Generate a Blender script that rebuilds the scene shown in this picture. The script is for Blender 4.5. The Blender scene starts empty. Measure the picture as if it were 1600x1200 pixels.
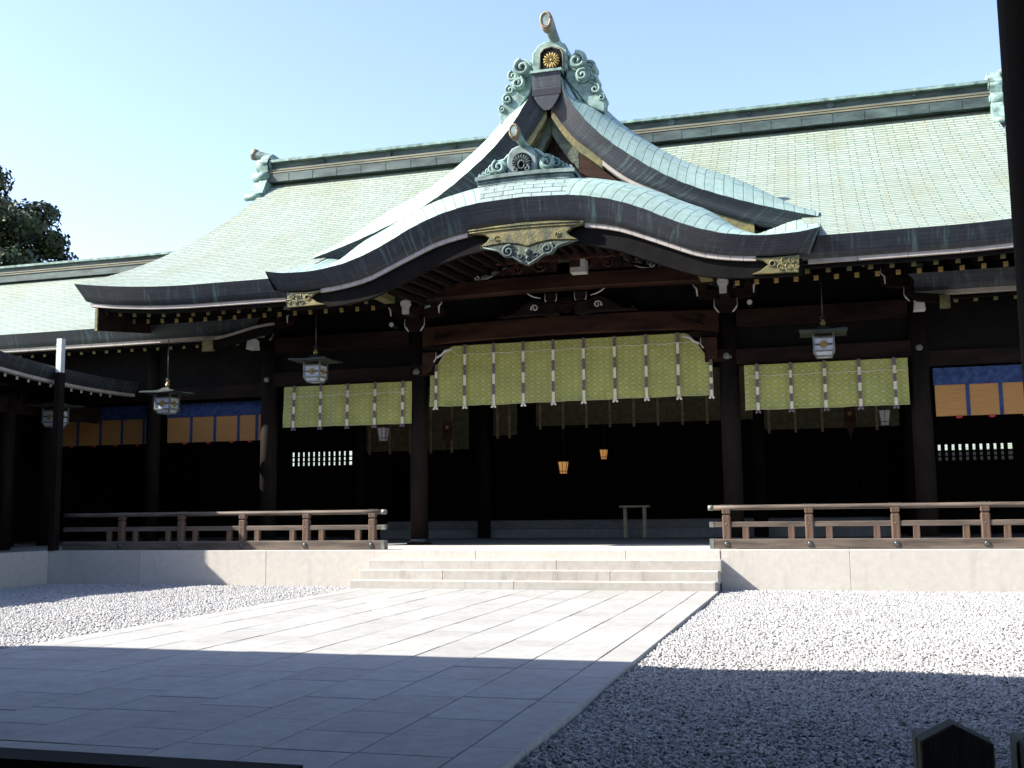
import bpy, math, random
import numpy as np
from mathutils import Vector, Matrix
R = math.radians
rnd = random.Random(7)
S = bpy.context.scene
COL = S.collection

# ------------------------------------------------------------------ camera
YAW, PIT, ROL = 0.27791352, 0.11866687, -0.01167686
CAMPOS = Vector((5.73, -21.4, 1.55))
fw = Vector((-math.sin(YAW)*math.cos(PIT), math.cos(YAW)*math.cos(PIT), math.sin(PIT)))
rt = Vector((math.cos(YAW), math.sin(YAW), 0)); up = rt.cross(fw)
r2 = rt*math.cos(ROL) + up*math.sin(ROL); u2 = -rt*math.sin(ROL) + up*math.cos(ROL)
cd = bpy.data.cameras.new('camera'); cam = bpy.data.objects.new('camera', cd); COL.objects.link(cam)
M4 = Matrix((r2, u2, -fw)).transposed().to_4x4(); M4.translation = CAMPOS
cam.matrix_world = M4
cd.sensor_width = 36; cd.sensor_fit = 'HORIZONTAL'; cd.lens = 1670.38/1600*36
cd.clip_start = 0.05; cd.clip_end = 3000
S.camera = cam

# ------------------------------------------------------------------ light
SUND = Vector((1.19, 0.46, -1.0))            # direction in which the light travels
EL = math.atan2(1.0, math.hypot(1.19, 0.46)); AZ = math.atan2(-1.19, -0.46)
w = bpy.data.worlds.new('World'); S.world = w; w.use_nodes = True
nt = w.node_tree; nt.nodes.clear()
sky = nt.nodes.new('ShaderNodeTexSky'); sky.sky_type = 'NISHITA'; sky.sun_disc = False
sky.sun_elevation = EL; sky.sun_rotation = AZ; sky.air_density = 1.0; sky.dust_density = 0.7; sky.ozone_density = 2.0
bg = nt.nodes.new('ShaderNodeBackground'); bg.inputs[1].default_value = 0.118
wo = nt.nodes.new('ShaderNodeOutputWorld')
tint = nt.nodes.new('ShaderNodeMix'); tint.data_type = 'RGBA'; tint.blend_type = 'MULTIPLY'; tint.inputs[0].default_value = 1
tint.inputs[7].default_value = (1.085, 0.985, 1.0, 1)          # hazy, less cyan air
nt.links.new(sky.outputs[0], tint.inputs[6]); nt.links.new(tint.outputs[2], bg.inputs[0]); nt.links.new(bg.outputs[0], wo.inputs[0])
sl = bpy.data.lights.new('sun', 'SUN'); sl.energy = 4.6; sl.angle = R(0.53); sl.color = (1.0, 0.94, 0.85)
so = bpy.data.objects.new('sun', sl); COL.objects.link(so)
so.rotation_euler = SUND.to_track_quat('-Z', 'Y').to_euler(); so.location = (-30, -10, 30)
S.view_settings.view_transform = 'Standard'; S.view_settings.look = 'None'
S.view_settings.gamma = 1; S.view_settings.exposure = 1.68

# ------------------------------------------------------------------ materials
def lk(t, a, b): t.links.new(a, b)
class Mat:
    def __init__(s, name, rough=0.7, metal=0.0, spec=0.4):
        s.m = bpy.data.materials.new(name); s.m.use_nodes = True
        s.t = s.m.node_tree; s.b = s.t.nodes['Principled BSDF']
        s.b.inputs['Roughness'].default_value = rough; s.b.inputs['Metallic'].default_value = metal
        s.b.inputs['Specular IOR Level'].default_value = spec
        s.tc = s.t.nodes.new('ShaderNodeTexCoord')
    def n(s, ty, **kw):
        q = s.t.nodes.new(ty)
        for k, v in kw.items():
            if k in q.inputs: q.inputs[k].default_value = v
            else: setattr(q, k, v)
        return q
    def coords(s, kind='Object', scale=(1, 1, 1), rot=(0, 0, 0)):
        mp = s.n('ShaderNodeMapping'); mp.inputs['Scale'].default_value = scale; mp.inputs['Rotation'].default_value = rot
        lk(s.t, s.tc.outputs[kind], mp.inputs[0]); return mp.outputs[0]
    def noise(s, vec, scale, detail=4, rough=0.55, dist=0.0):
        q = s.n('ShaderNodeTexNoise'); q.inputs['Scale'].default_value = scale; q.inputs['Detail'].default_value = detail
        q.inputs['Roughness'].default_value = rough; q.inputs['Distortion'].default_value = dist
        lk(s.t, vec, q.inputs['Vector']); return q.outputs['Fac']
    def ramp(s, fac, stops):
        q = s.n('ShaderNodeValToRGB'); e = q.color_ramp.elements
        while len(e) < len(stops): e.new(0.5)
        for i, (p, c) in enumerate(stops):
            e[i].position = p
            e[i].color = (c, c, c, 1) if isinstance(c, (int, float)) else (*c, 1)
        lk(s.t, fac, q.inputs[0]); return q.outputs[0]
    def mix(s, fac, a, b, mode='MIX'):
        q = s.n('ShaderNodeMix', data_type='RGBA', blend_type=mode)
        for sock, v in ((q.inputs[0], fac), (q.inputs[6], a), (q.inputs[7], b)):
            if isinstance(v, bpy.types.NodeSocket): lk(s.t, v, sock)
            elif isinstance(v, (int, float)): sock.default_value = v
            else: sock.default_value = (*v, 1)
        return q.outputs[2]
    def math(s, op, a, b=0.0, c=None):
        q = s.n('ShaderNodeMath', operation=op)
        for i, v in enumerate((a, b) if c is None else (a, b, c)):
            if isinstance(v, bpy.types.NodeSocket): lk(s.t, v, q.inputs[i])
            else: q.inputs[i].default_value = v
        return q.outputs[0]
    def color(s, c):
        if isinstance(c, bpy.types.NodeSocket): lk(s.t, c, s.b.inputs['Base Color'])
        else: s.b.inputs['Base Color'].default_value = (*c, 1)
        return s
    def bump(s, h, strength=0.4, dist=0.01):
        q = s.n('ShaderNodeBump'); q.inputs['Strength'].default_value = strength; q.inputs['Distance'].default_value = dist
        lk(s.t, h, q.inputs['Height']); lk(s.t, q.outputs[0], s.b.inputs['Normal']); return s

def noisy(name, c1, c2, scale=4, rough=0.7, metal=0.0, stretch=(1, 1, 1), bump=0.2, bscale=None, bd=0.006, spec=0.4, lo=.35, hi=.65):
    m = Mat(name, rough, metal, spec); v = m.coords('Object', stretch)
    f = m.noise(v, scale, 6, 0.6)
    m.color(m.ramp(f, [(lo, c1), (hi, c2)]))
    if bump: m.bump(m.noise(v, bscale or scale*6, 4), bump, bd)
    return m.m

def copper_tiles(name, cols, bw, rh, mortar, stain, mortar_size=0.006, streak=None, rough=0.55, bumpd=0.012, offset=0.5, course=0, runs=None):
    m = Mat(name, rough, 0.0, 0.35)
    uv = m.coords('UV')
    wob = m.noise(uv, 0.8, 2)
    br = m.n('ShaderNodeTexBrick'); br.offset = offset; br.squash = 1
    lk(m.t, uv, br.inputs['Vector'])
    br.inputs['Color1'].default_value = (*cols[0], 1); br.inputs['Color2'].default_value = (*cols[1], 1)
    br.inputs['Mortar'].default_value = (*mortar, 1); br.inputs['Scale'].default_value = 1
    br.inputs['Mortar Size'].default_value = mortar_size; br.inputs['Mortar Smooth'].default_value = 0.25
    br.inputs['Bias'].default_value = 0.0
    br.inputs['Brick Width'].default_value = bw; br.inputs['Row Height'].default_value = rh
    big = m.noise(m.coords('UV', (0.5, 0.16, 1)), 1.3, 6, 0.65)
    f = m.ramp(big, [(0.45, 0.0), (0.75, 0.75)])
    c = m.mix(f, br.outputs['Color'], stain, 'MULTIPLY')
    fine = m.ramp(m.noise(uv, 9, 4), [(0.25, 0.78), (0.7, 1.05)])
    c = m.mix(1.0, c, fine, 'MULTIPLY')
    sp0 = m.n('ShaderNodeSeparateXYZ'); lk(m.t, uv, sp0.inputs[0])
    if course:
        fr = m.math('FRACT', m.math('DIVIDE', sp0.outputs[1], rh))
        c = m.mix(m.ramp(fr, [(0.02, 0.0), (0.06, 0.85), (course, 0.75), (course+0.05, 0.0)]), c, mortar)  # dark band per course: the overlap shadow painted into the colour
    if runs:
        rn = m.noise(m.coords('UV', (3.2, 0.22, 1)), 1.7, 5, 0.7)
        c = m.mix(m.math('MULTIPLY', m.ramp(rn, [(0.52, 0.0), (0.70, 1.0)]), 0.38), c, runs)
    if streak:
        st = m.noise(m.coords('UV', (5.0, 0.55, 1)), 1.6, 5, 0.7)
        top = m.noise(m.coords('UV', (0.45, 0.1, 1)), 1.0, 2)
        k = m.math('MULTIPLY', m.ramp(st, [(0.52, 0.0), (0.62, 1.0)]), m.ramp(top, [(0.42, 0.0), (0.55, 1.0)]))
        c = m.mix(m.math('MULTIPLY', k, 0.55), c, streak)
    m.color(c)
    # each course overlaps the one below: saw-tooth height along v
    sp = m.n('ShaderNodeSeparateXYZ'); lk(m.t, uv, sp.inputs[0])
    saw = m.math('FRACT', m.math('DIVIDE', sp.outputs[1], rh))
    h = m.math('SUBTRACT', m.math('MULTIPLY', saw, -0.5), m.math('MULTIPLY', br.outputs['Fac'], 0.6))
    h = m.math('ADD', h, m.math('MULTIPLY', wob, 0.6))
    m.bump(h, 0.5, bumpd)
    return m.m

M = {}
M['tiles'] = copper_tiles('patinated_copper_tiles', ((0.285, 0.34, 0.293), (0.235, 0.295, 0.25)), 0.50, 0.168, (0.07, 0.085, 0.055), (0.86, 0.80, 0.62), 0.009, offset=0.36, course=0.22, runs=(0.20, 0.175, 0.09))
M['tiles_gable'] = copper_tiles('gable_copper_tiles', ((0.28, 0.39, 0.36), (0.235, 0.34, 0.315)), 0.95, 0.225, (0.05, 0.10, 0.10), (0.85, 0.80, 0.66), 0.009, runs=(0.15, 0.16, 0.11))
M['tiles_crown'] = copper_tiles('stained_crown_tiles', ((0.25, 0.34, 0.315), (0.20, 0.27, 0.26)), 0.42, 0.145, (0.035, 0.05, 0.05), (0.8, 0.7, 0.68), 0.01, streak=(0.085, 0.07, 0.075), runs=(0.10, 0.075, 0.075))
M['fascia'] = copper_tiles('dark_copper_fascia', ((0.036, 0.041, 0.049), (0.027, 0.031, 0.038)), 0.55, 0.075, (0.012, 0.013, 0.016), (0.75, 0.8, 0.85), 0.005, streak=(0.10, 0.17, 0.165), rough=0.5, bumpd=0.003)
M['verdigris'] = noisy('green_copper', (0.075, 0.125, 0.11), (0.25, 0.375, 0.33), 4.5, 0.6, bump=0.25)
M['verdigris_dark'] = noisy('dull_grey_green_copper', (0.06, 0.085, 0.08), (0.20, 0.27, 0.25), 3.5, 0.6, bump=0.3)
M['apex'] = noisy('green_clad_board', (0.02, 0.03, 0.022), (0.09, 0.11, 0.07), 6, 0.55, bump=0.7, bscale=16, bd=0.02)
M['ridge_dark'] = noisy('weathered_shaded_copper', (0.022, 0.036, 0.034), (0.085, 0.125, 0.115), 3.0, 0.6, stretch=(0.4, 1, 1.4), bump=0.25)  # weathered tone, darkened further for the shade under the ridge cap
M['ridge_tan'] = noisy('tan_ridge_moulding', (0.11, 0.11, 0.075), (0.20, 0.19, 0.125), 3, 0.6, stretch=(0.3, 1, 1))
M['bronze'] = noisy('aged_bronze', (0.10, 0.075, 0.04), (0.28, 0.22, 0.13), 5, 0.5, bump=0.3)
M['gold'] = noisy('gilded_fitting', (0.18, 0.12, 0.04), (0.42, 0.29, 0.10), 9, 0.42, 0.35, bump=0.7, bscale=22, bd=0.012)
M['gold_green'] = noisy('verdigris_gilding', (0.05, 0.06, 0.036), (0.20, 0.165, 0.06), 4.5, 0.5, 0.2, bump=0.7, bscale=20, bd=0.012)
M['crest_gold'] = noisy('bright_gilding', (0.28, 0.20, 0.07), (0.40, 0.30, 0.11), 3, 0.4, 0.4, bump=0.1)
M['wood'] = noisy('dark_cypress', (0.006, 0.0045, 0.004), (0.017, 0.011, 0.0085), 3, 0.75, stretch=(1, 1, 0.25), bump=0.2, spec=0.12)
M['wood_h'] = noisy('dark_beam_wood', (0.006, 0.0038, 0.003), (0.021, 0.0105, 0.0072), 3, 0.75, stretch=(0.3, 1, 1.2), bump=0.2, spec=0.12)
M['wood_red'] = noisy('red_brown_beam_wood', (0.01, 0.005, 0.004), (0.046, 0.019, 0.011), 2.2, 0.65, stretch=(0.35, 1, 1.5), bump=0.3, bscale=24, spec=0.15)
M['wood_rail'] = noisy('weathered_rail_wood', (0.042, 0.032, 0.025), (0.13, 0.10, 0.076), 3.5, 0.65, stretch=(0.3, 3, 3), bump=0.4, bscale=30)
M['wood_post'] = noisy('weathered_post_wood', (0.04, 0.024, 0.016), (0.125, 0.074, 0.046), 4, 0.65, stretch=(3, 3, 0.3), bump=0.4, bscale=30)
M['carving'] = noisy('carved_brown_wood', (0.01, 0.005, 0.004), (0.08, 0.03, 0.016), 5, 0.55, bump=0.6, bscale=9, bd=0.03)
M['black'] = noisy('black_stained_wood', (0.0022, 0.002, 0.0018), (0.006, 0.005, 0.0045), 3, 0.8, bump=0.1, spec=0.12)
M['cream'] = noisy('cream_painted_wood', (0.30, 0.265, 0.235), (0.40, 0.36, 0.32), 4, 0.6, bump=0.1)
M['white'] = noisy('white_painted_wood', (0.42, 0.42, 0.41), (0.55, 0.54, 0.52), 6, 0.6, bump=0.1)
M['iron'] = noisy('dark_metal', (0.05, 0.05, 0.05), (0.12, 0.12, 0.11), 8, 0.4, 0.6, bump=0.2)
M['iron_green'] = noisy('green_grey_metal', (0.09, 0.10, 0.09), (0.20, 0.22, 0.19), 8, 0.5, 0.3, bump=0.2)
M['lantern_roof'] = noisy('dark_lantern_copper', (0.015, 0.022, 0.02), (0.04, 0.055, 0.05), 6, 0.5)
M['pale_metal'] = noisy('pale_copper_pipe', (0.42, 0.47, 0.45), (0.55, 0.60, 0.58), 5, 0.45)
M['post_black'] = noisy('worn_black_post', (0.006, 0.006, 0.006), (0.022, 0.021, 0.02), 14, 0.6, stretch=(3, 3, .4), bump=0.4)
M['paper'] = noisy('white_lantern_paper', (0.40, 0.42, 0.46), (0.50, 0.52, 0.56), 12, 0.8, bump=0)
M['strap_dark'] = noisy('purple_brocade', (0.09, 0.055, 0.07), (0.20, 0.15, 0.17), 40, 0.8, bump=0.2)
M['strap_light'] = noisy('cream_silk', (0.62, 0.58, 0.46), (0.72, 0.68, 0.56), 10, 0.7, bump=0.1)
M['cord'] = noisy('pale_cord', (0.55, 0.55, 0.5), (0.65, 0.65, 0.6), 20, 0.8, bump=0)
M['blue'] = noisy('blue_brocade', (0.008, 0.022, 0.085), (0.03, 0.06, 0.16), 9, 0.8, bump=0.2)
M['red'] = noisy('red_silk', (0.35, 0.02, 0.02), (0.45, 0.04, 0.03), 10, 0.7, bump=0)
M['tree_bark'] = noisy('tree_bark', (0.04, 0.03, 0.02), (0.08, 0.06, 0.04), 5, 0.9, stretch=(1, 1, .2), bump=0.6)
M['bamboo_pole'] = noisy('pale_bamboo', (0.30, 0.26, 0.15), (0.42, 0.37, 0.22), 5, 0.5)

def m_blind():
    m = Mat('bamboo_blind', 0.7); v = m.coords('Object', (1, 1, 1))
    sp = m.n('ShaderNodeSeparateXYZ'); lk(m.t, v, sp.inputs[0])
    s = m.math('FRACT', m.math('MULTIPLY', sp.outputs[2], 40))
    c = m.ramp(m.noise(m.coords('Object', (0.7, 1, 30)), 3, 3), [(0.3, (0.33, 0.16, 0.045)), (0.7, (0.46, 0.235, 0.07))])
    m.color(m.mix(m.ramp(s, [(0.0, 0.5), (0.25, 0.0)]), c, (0.10, 0.05, 0.015)))
    return m.m
M['blind'] = m_blind()

def m_curtain():
    m = Mat('green_gold_brocade', 0.6, 0, 0.5); uv = m.coords('UV')
    sp = m.n('ShaderNodeSeparateXYZ'); lk(m.t, uv, sp.inputs[0])
    u, v = sp.outputs[0], sp.outputs[1]
    def pp(k):
        s = m.math('FRACT', m.math('ADD', m.math('MULTIPLY', u, 3.2), m.math('MULTIPLY', v, k)))
        return m.math('ABSOLUTE', m.math('SUBTRACT', s, 0.5))
    a, b = pp(4.6), pp(-4.6)
    line = m.ramp(m.math('MINIMUM', a, b), [(0.02, 1.0), (0.07, 0.0)])
    dia = m.math('MULTIPLY', m.math('MULTIPLY', a, b), 4.0)
    flower = m.ramp(m.math('ADD', dia, m.math('MULTIPLY', m.noise(uv, 24, 4), 1.0)), [(0.95, 0.0), (1.25, 1.0)])
    base = m.ramp(m.noise(uv, 3, 5), [(0.3, (0.255, 0.265, 0.055)), (0.7, (0.33, 0.345, 0.085))])
    c = m.mix(m.math('MULTIPLY', line, 0.45), base, (0.60, 0.56, 0.18))
    c = m.mix(m.math('MULTIPLY', flower, 0.38), c, (0.50, 0.56, 0.32))
    m.color(c); m.bump(m.noise(uv, 60, 3), 0.15, 0.004)
    m.b.inputs['Sheen Weight'].default_value = 0.15
    return m.m
M['curtain'] = m_curtain()
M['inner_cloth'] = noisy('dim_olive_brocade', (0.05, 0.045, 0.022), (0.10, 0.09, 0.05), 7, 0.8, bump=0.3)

def m_stone(name, c1, c2, grime=(0.55, 0.5, 0.42), stain=0.22):
    m = Mat(name, 0.75, 0, 0.3); v = m.coords('Object')
    at = m.n('ShaderNodeAttribute'); at.attribute_name = 'tone'
    grain = m.noise(v, 140, 2); mid = m.noise(v, 7, 5); big = m.noise(v, 0.9, 5, 0.6)
    c = m.ramp(mid, [(0.3, c1), (0.7, c2)])
    c = m.mix(1.0, c, m.ramp(grain, [(0.3, 0.78), (0.65, 1.06)]), 'MULTIPLY')
    c = m.mix(m.ramp(big, [(0.5, 0.0), (0.8, 0.35)]), c, m.mix(1.0, c, grime, 'MULTIPLY'))
    st = m.noise(m.coords('Object', (2.6, 2.6, 0.5)), 1.5, 5, 0.65)
    c = m.mix(m.math('MULTIPLY', m.ramp(st, [(0.56, 0.0), (0.72, 1.0)]), stain), c, (0.16, 0.155, 0.14))
    tn = m.math('ADD', m.math('MULTIPLY', at.outputs['Fac'], 0.16), 0.90)
    c = m.mix(1.0, c, m.ramp(tn, [(0, 0.0), (1, 1.0)]), 'MULTIPLY')
    m.color(c); m.bump(m.math('ADD', grain, m.math('MULTIPLY', mid, 2)), 0.25, 0.004)
    return m.m
M['stone'] = m_stone('granite_paving', (0.30, 0.30, 0.287), (0.37, 0.37, 0.356))
M['stone_wall'] = m_stone('granite_wall', (0.465, 0.44, 0.39), (0.535, 0.51, 0.455), (0.8, 0.76, 0.7))
M['stone_step'] = m_stone('granite_steps', (0.38, 0.36, 0.325), (0.45, 0.43, 0.39), (0.75, 0.71, 0.64), 0.5)
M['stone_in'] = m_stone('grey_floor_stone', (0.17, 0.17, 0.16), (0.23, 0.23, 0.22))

def m_gravel():
    m = Mat('white_crushed_stone', 0.8, 0, 0.3)
    at = m.n('ShaderNodeAttribute'); at.attribute_name = 'tone'
    c = m.ramp(at.outputs['Fac'], [(0.0, (0.10, 0.10, 0.10)), (0.2, (0.28, 0.28, 0.28)), (0.7, (0.365, 0.36, 0.355)), (1.0, (0.46, 0.455, 0.44))])
    g = m.ramp(m.noise(m.coords('Object'), 60, 3), [(0.3, 0.8), (0.7, 1.05)])
    m.color(m.mix(1.0, c, g, 'MULTIPLY')); return m.m
M['gravel'] = m_gravel()
def m_ground():
    m = Mat('pale_gravel_bed', 0.9, 0, 0.2); v = m.coords('Object')
    vo = m.n('ShaderNodeTexVoronoi'); vo.inputs['Scale'].default_value = 26; lk(m.t, v, vo.inputs['Vector'])
    c = m.mix(1.0, m.ramp(vo.outputs['Distance'], [(0.0, (0.30, 0.296, 0.29)), (0.6, (0.18, 0.18, 0.175))]), m.ramp(m.noise(v, 0.6, 4), [(0.3, 0.85), (0.7, 1.0)]), 'MULTIPLY')
    m.color(c); m.bump(vo.outputs['Distance'], 0.8, -0.02); return m.m
M['ground'] = m_ground()
def m_leaf():
    m = Mat('evergreen_leaf', 0.55, 0, 0.3)
    at = m.n('ShaderNodeAttribute'); at.attribute_name = 'tone'
    m.color(m.ramp(at.outputs['Fac'], [(0.0, (0.018, 0.032, 0.012)), (0.55, (0.04, 0.062, 0.02)), (1.0, (0.10, 0.085, 0.035))])); return m.m
M['leaf'] = m_leaf()
def m_glow(name, c, e):
    m = Mat(name, 0.6); m.color(c); m.b.inputs['Emission Color'].default_value = (*c, 1); m.b.inputs['Emission Strength'].default_value = e; return m.m
M['glow'] = m_glow('lit_lantern_paper', (0.92, 0.44, 0.13), 0.125)

# ------------------------------------------------------------------ mesh builder
WL = {}
def empty(name, loc, label=None, cat=None, group=None, parent=None):
    o = bpy.data.objects.new(name, None); COL.objects.link(o); o.location = loc; o.empty_display_size = 0.3
    WL[o.name] = Vector(loc)
    if label: o['label'] = label
    if cat: o['category'] = cat
    if group: o['group'] = group
    return o
def tag(o, label=None, cat=None, group=None, kind=None):
    if label: o['label'] = label
    if cat: o['category'] = cat
    if group: o['group'] = group
    if kind: o['kind'] = kind
    return o

class MB:
    def __init__(s): s.v = []; s.f = []; s.mi = []; s.uv = []; s.tone = []; s.sm = []
    def face(s, idx, mi=0, uv=None, tone=0.5, smooth=False):
        s.f.append(tuple(idx)); s.mi.append(mi); s.uv.append(uv); s.tone.append(tone); s.sm.append(smooth)
    def box(s, x0, x1, y0, y1, z0, z1, mi=0, tone=0.5):
        b = len(s.v)
        s.v += [(x0,y0,z0),(x1,y0,z0),(x1,y1,z0),(x0,y1,z0),(x0,y0,z1),(x1,y0,z1),(x1,y1,z1),(x0,y1,z1)]
        for q in ((3,2,1,0),(4,5,6,7),(0,1,5,4),(1,2,6,5),(2,3,7,6),(3,0,4,7)): s.face([b+i for i in q], mi, None, tone)
        return s
    def cbox(s, x0, x1, y0, y1, z0, z1, c=0.01, mi=0, tone=0.5):
        """box with chamfered vertical and top edges"""
        ring = lambda d, z: [(x0+d,y0,z),(x1-d,y0,z),(x1,y0+d,z),(x1,y1-d,z),(x1-d,y1,z),(x0+d,y1,z),(x0,y1-d,z),(x0,y0+d,z)]
        def inset(z):
            return [(x0+c,y0+c,z),(x1-c,y0+c,z),(x1-c,y0+c,z),(x1-c,y1-c,z),(x1-c,y1-c,z),(x0+c,y1-c,z),(x0+c,y1-c,z),(x0+c,y0+c,z)]
        s.loft([ring(c, z0), ring(c, z1-c), inset(z1)], mi, True, tone=tone); return s
    def bar(s, p, q, wdt, hgt, mi=0, upv=(0, 0, 1), ends=None):
        p, q = Vector(p), Vector(q); d = (q-p).normalized(); x = d.cross(Vector(upv)).normalized(); z = x.cross(d)
        b = len(s.v)
        for c in (p, q):
            for a, e in ((-1,-1),(1,-1),(1,1),(-1,1)): s.v.append(tuple(c + x*a*wdt/2 + z*e*hgt/2))
        for i in range(4): s.face([b+i, b+(i+1)%4, b+4+(i+1)%4, b+4+i], mi)
        s.face([b+3,b+2,b+1,b], mi if ends is None else ends); s.face([b+4,b+5,b+6,b+7], mi); return s
    def prism(s, pts, y0, y1, mi=0, axis='Y', cap=None, bev=0.0):
        """polygon in (x,z) (axis Y), (y,z) (axis X) or (x,y) (axis Z), extruded"""
        ar = sum(pts[i][0]*pts[(i+1)%len(pts)][1]-pts[(i+1)%len(pts)][0]*pts[i][1] for i in range(len(pts)))
        if ar < 0: pts = pts[::-1]
        def P(a, c, t): return (a, t, c) if axis == 'Y' else ((t, a, c) if axis == 'X' else (a, c, t))
        b = len(s.v); n = len(pts)
        if bev:
            ins = []
            for i in range(n):
                a, c, e = Vector(pts[i-1]), Vector(pts[i]), Vector(pts[(i+1)%n])
                d1, d2 = (c-a), (e-c)
                n1 = Vector((-d1.y, d1.x)).normalized() if d1.length > 1e-6 else Vector((0,0)); n2 = Vector((-d2.y, d2.x)).normalized() if d2.length > 1e-6 else n1
                m_ = (n1+n2); m_ = m_.normalized() if m_.length > 1e-3 else n1
                ins.append(tuple(c + m_*bev))
            rings = [(ins, y0), (pts, y0+(bev if y1>y0 else -bev)), (pts, y1)]
        else: rings = [(pts, y0), (pts, y1)]
        for rr, t in rings: s.v += [P(a, c, t) for a, c in rr]
        for k in range(len(rings)-1):
            for i in range(n):
                j = (i+1) % n
                q = [b+k*n+i, b+k*n+j, b+(k+1)*n+j, b+(k+1)*n+i]
                if (axis == 'Y') == (y1 > y0) : s.face(q, mi)
                else: s.face(q[::-1], mi)
        capm = mi if cap is None else cap
        f0 = [b+i for i in range(n)]; f1 = [b+(len(rings)-1)*n+i for i in range(n)]
        if (axis == 'Y') == (y1 > y0): s.face(f0, capm); s.face(f1[::-1], mi)
        else: s.face(f0[::-1], capm); s.face(f1, mi)
        return s
    def loft(s, rings, mi=0, cap=True, smooth=False, tone=0.5, closed=True):
        b = len(s.v); n = len(rings[0])
        for r in rings: s.v += [tuple(p) for p in r]
        for k in range(len(rings)-1):
            for i in range(n if closed else n-1):
                j = (i+1) % n
                s.face([b+k*n+i, b+k*n+j, b+(k+1)*n+j, b+(k+1)*n+i], mi, None, tone, smooth)
        if cap:
            s.face([b+i for i in range(n)][::-1], mi, None, tone); s.face([b+(len(rings)-1)*n+i for i in range(n)], mi, None, tone)
        return s
    def tube(s, path, rad, n=8, mi=0, cap=True, flat=1.0, upv=None):
        P = [Vector(p) for p in path]; rings = []
        N = None
        for i, p in enumerate(P):
            d = (P[min(i+1, len(P)-1)] - P[max(i-1, 0)]).normalized()
            if N is None:
                N = Vector(upv) if upv else (Vector((0, 0, 1)) if abs(d.z) < 0.9 else Vector((1, 0, 0)))
            N = (N - d*N.dot(d)).normalized(); B = d.cross(N)
            r = rad[i] if isinstance(rad, (list, tuple)) else rad
            rings.append([p + (N*math.cos(2*math.pi*k/n) + B*math.sin(2*math.pi*k/n)*flat)*r for k in range(n)])
        return s.loft(rings, mi, cap, True)
    def cyl(s, x, y, z0, z1, r, n=20, mi=0, r1=None):
        r1 = r if r1 is None else r1
        return s.loft([[(x+rr*math.cos(2*math.pi*k/n), y+rr*math.sin(2*math.pi*k/n), z) for k in range(n)] for z, rr in ((z0, r), (z1, r1))], mi, True, True)
    def ball(s, c, r, n=10, mi=0, sq=(1, 1, 1)):
        rings = []
        for i in range(1, n):
            a = math.pi*i/n
            rings.append([(c[0]+sq[0]*r*math.sin(a)*math.cos(2*math.pi*k/12), c[1]+sq[1]*r*math.sin(a)*math.sin(2*math.pi*k/12), c[2]-sq[2]*r*math.cos(a)) for k in range(12)])
        return s.loft(rings, mi, True, True)
    def grid(s, P, UV=None, mi=0, smooth=True, flip=False):
        b = len(s.v); h = len(P); wd = len(P[0])
        for r in P: s.v += [tuple(p) for p in r]
        for i in range(h-1):
            for j in range(wd-1):
                q = [(i, j), (i, j+1), (i+1, j+1), (i+1, j)]
                if flip: q = q[::-1]
                s.face([b+a*wd+c for a, c in q], mi, [UV[a][c] for a, c in q] if UV else None, 0.5, smooth)
        return s
    def spiral(s, cx, cz, r, y, turns=1.6, sgn=1, start=90, tr=0.05, mi=0, flat=1.6, n=28):
        """carved scroll in the XZ plane"""
        pts, rr = [], []
        for i in range(n+1):
            t = i/n; a = R(start) + sgn*2*math.pi*turns*t; q = r*(1-0.86*t)
            pts.append((cx+q*math.cos(a), y-0.03*t, cz+q*math.sin(a))); rr.append(tr*(1-0.45*t))
        return s.tube(pts, rr, 7, mi, True, flat, upv=(math.cos(R(start)), 0, math.sin(R(start))))
    def volute(s, cx, cz, r, y, depth, turns=1.5, sgn=1, start=90, mi=0):
        s.prism([(cx+r*1.12*math.cos(a), cz+r*1.12*math.sin(a)) for a in lin(0, 2*math.pi, 18)[:-1]], y+.02, y+depth, mi, bev=.02)
        return s.spiral(cx, cz, r, y, turns, sgn, start, r*.34, mi, 1.3)
    def petals(s, cx, cz, r, y, count=16, a0=0, span=360, mi=0, depth=0.03, core=0.2):
        """chrysanthemum petals facing -Y"""
        da = R(span)/count
        for k in range(count):
            a = R(a0) + da*(k+0.5)
            er = Vector((math.cos(a), 0, math.sin(a))); et = Vector((-math.sin(a), 0, math.cos(a))); c = Vector((cx, y, cz))
            rows = []
            for t, wf, dp in ((core, .8, .6), (.5, .86, .9), (.8, .9, 1), (.93, .72, .9), (1.0, .3, .4)):
                hw = r*min(t, .86)*math.tan(da/2)*wf; p = c + er*(r*t)
                rows.append([p+et*hw, p+et*hw*.55-Vector((0, depth*dp*.8, 0)), p-Vector((0, depth*dp, 0)), p-et*hw*.55-Vector((0, depth*dp*.8, 0)), p-et*hw])
            b = len(s.v)
            for r_ in rows: s.v += [tuple(q) for q in r_]
            for i in range(len(rows)-1):
                for j in range(4): s.face([b+i*5+j, b+i*5+j+1, b+(i+1)*5+j+1, b+(i+1)*5+j], mi, None, .5, True)
        if span == 360: s.ball((cx, y, cz), r*core*1.05, 8, mi, (1, depth*1.3/(r*core*1.05), 1))
        return s
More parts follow.
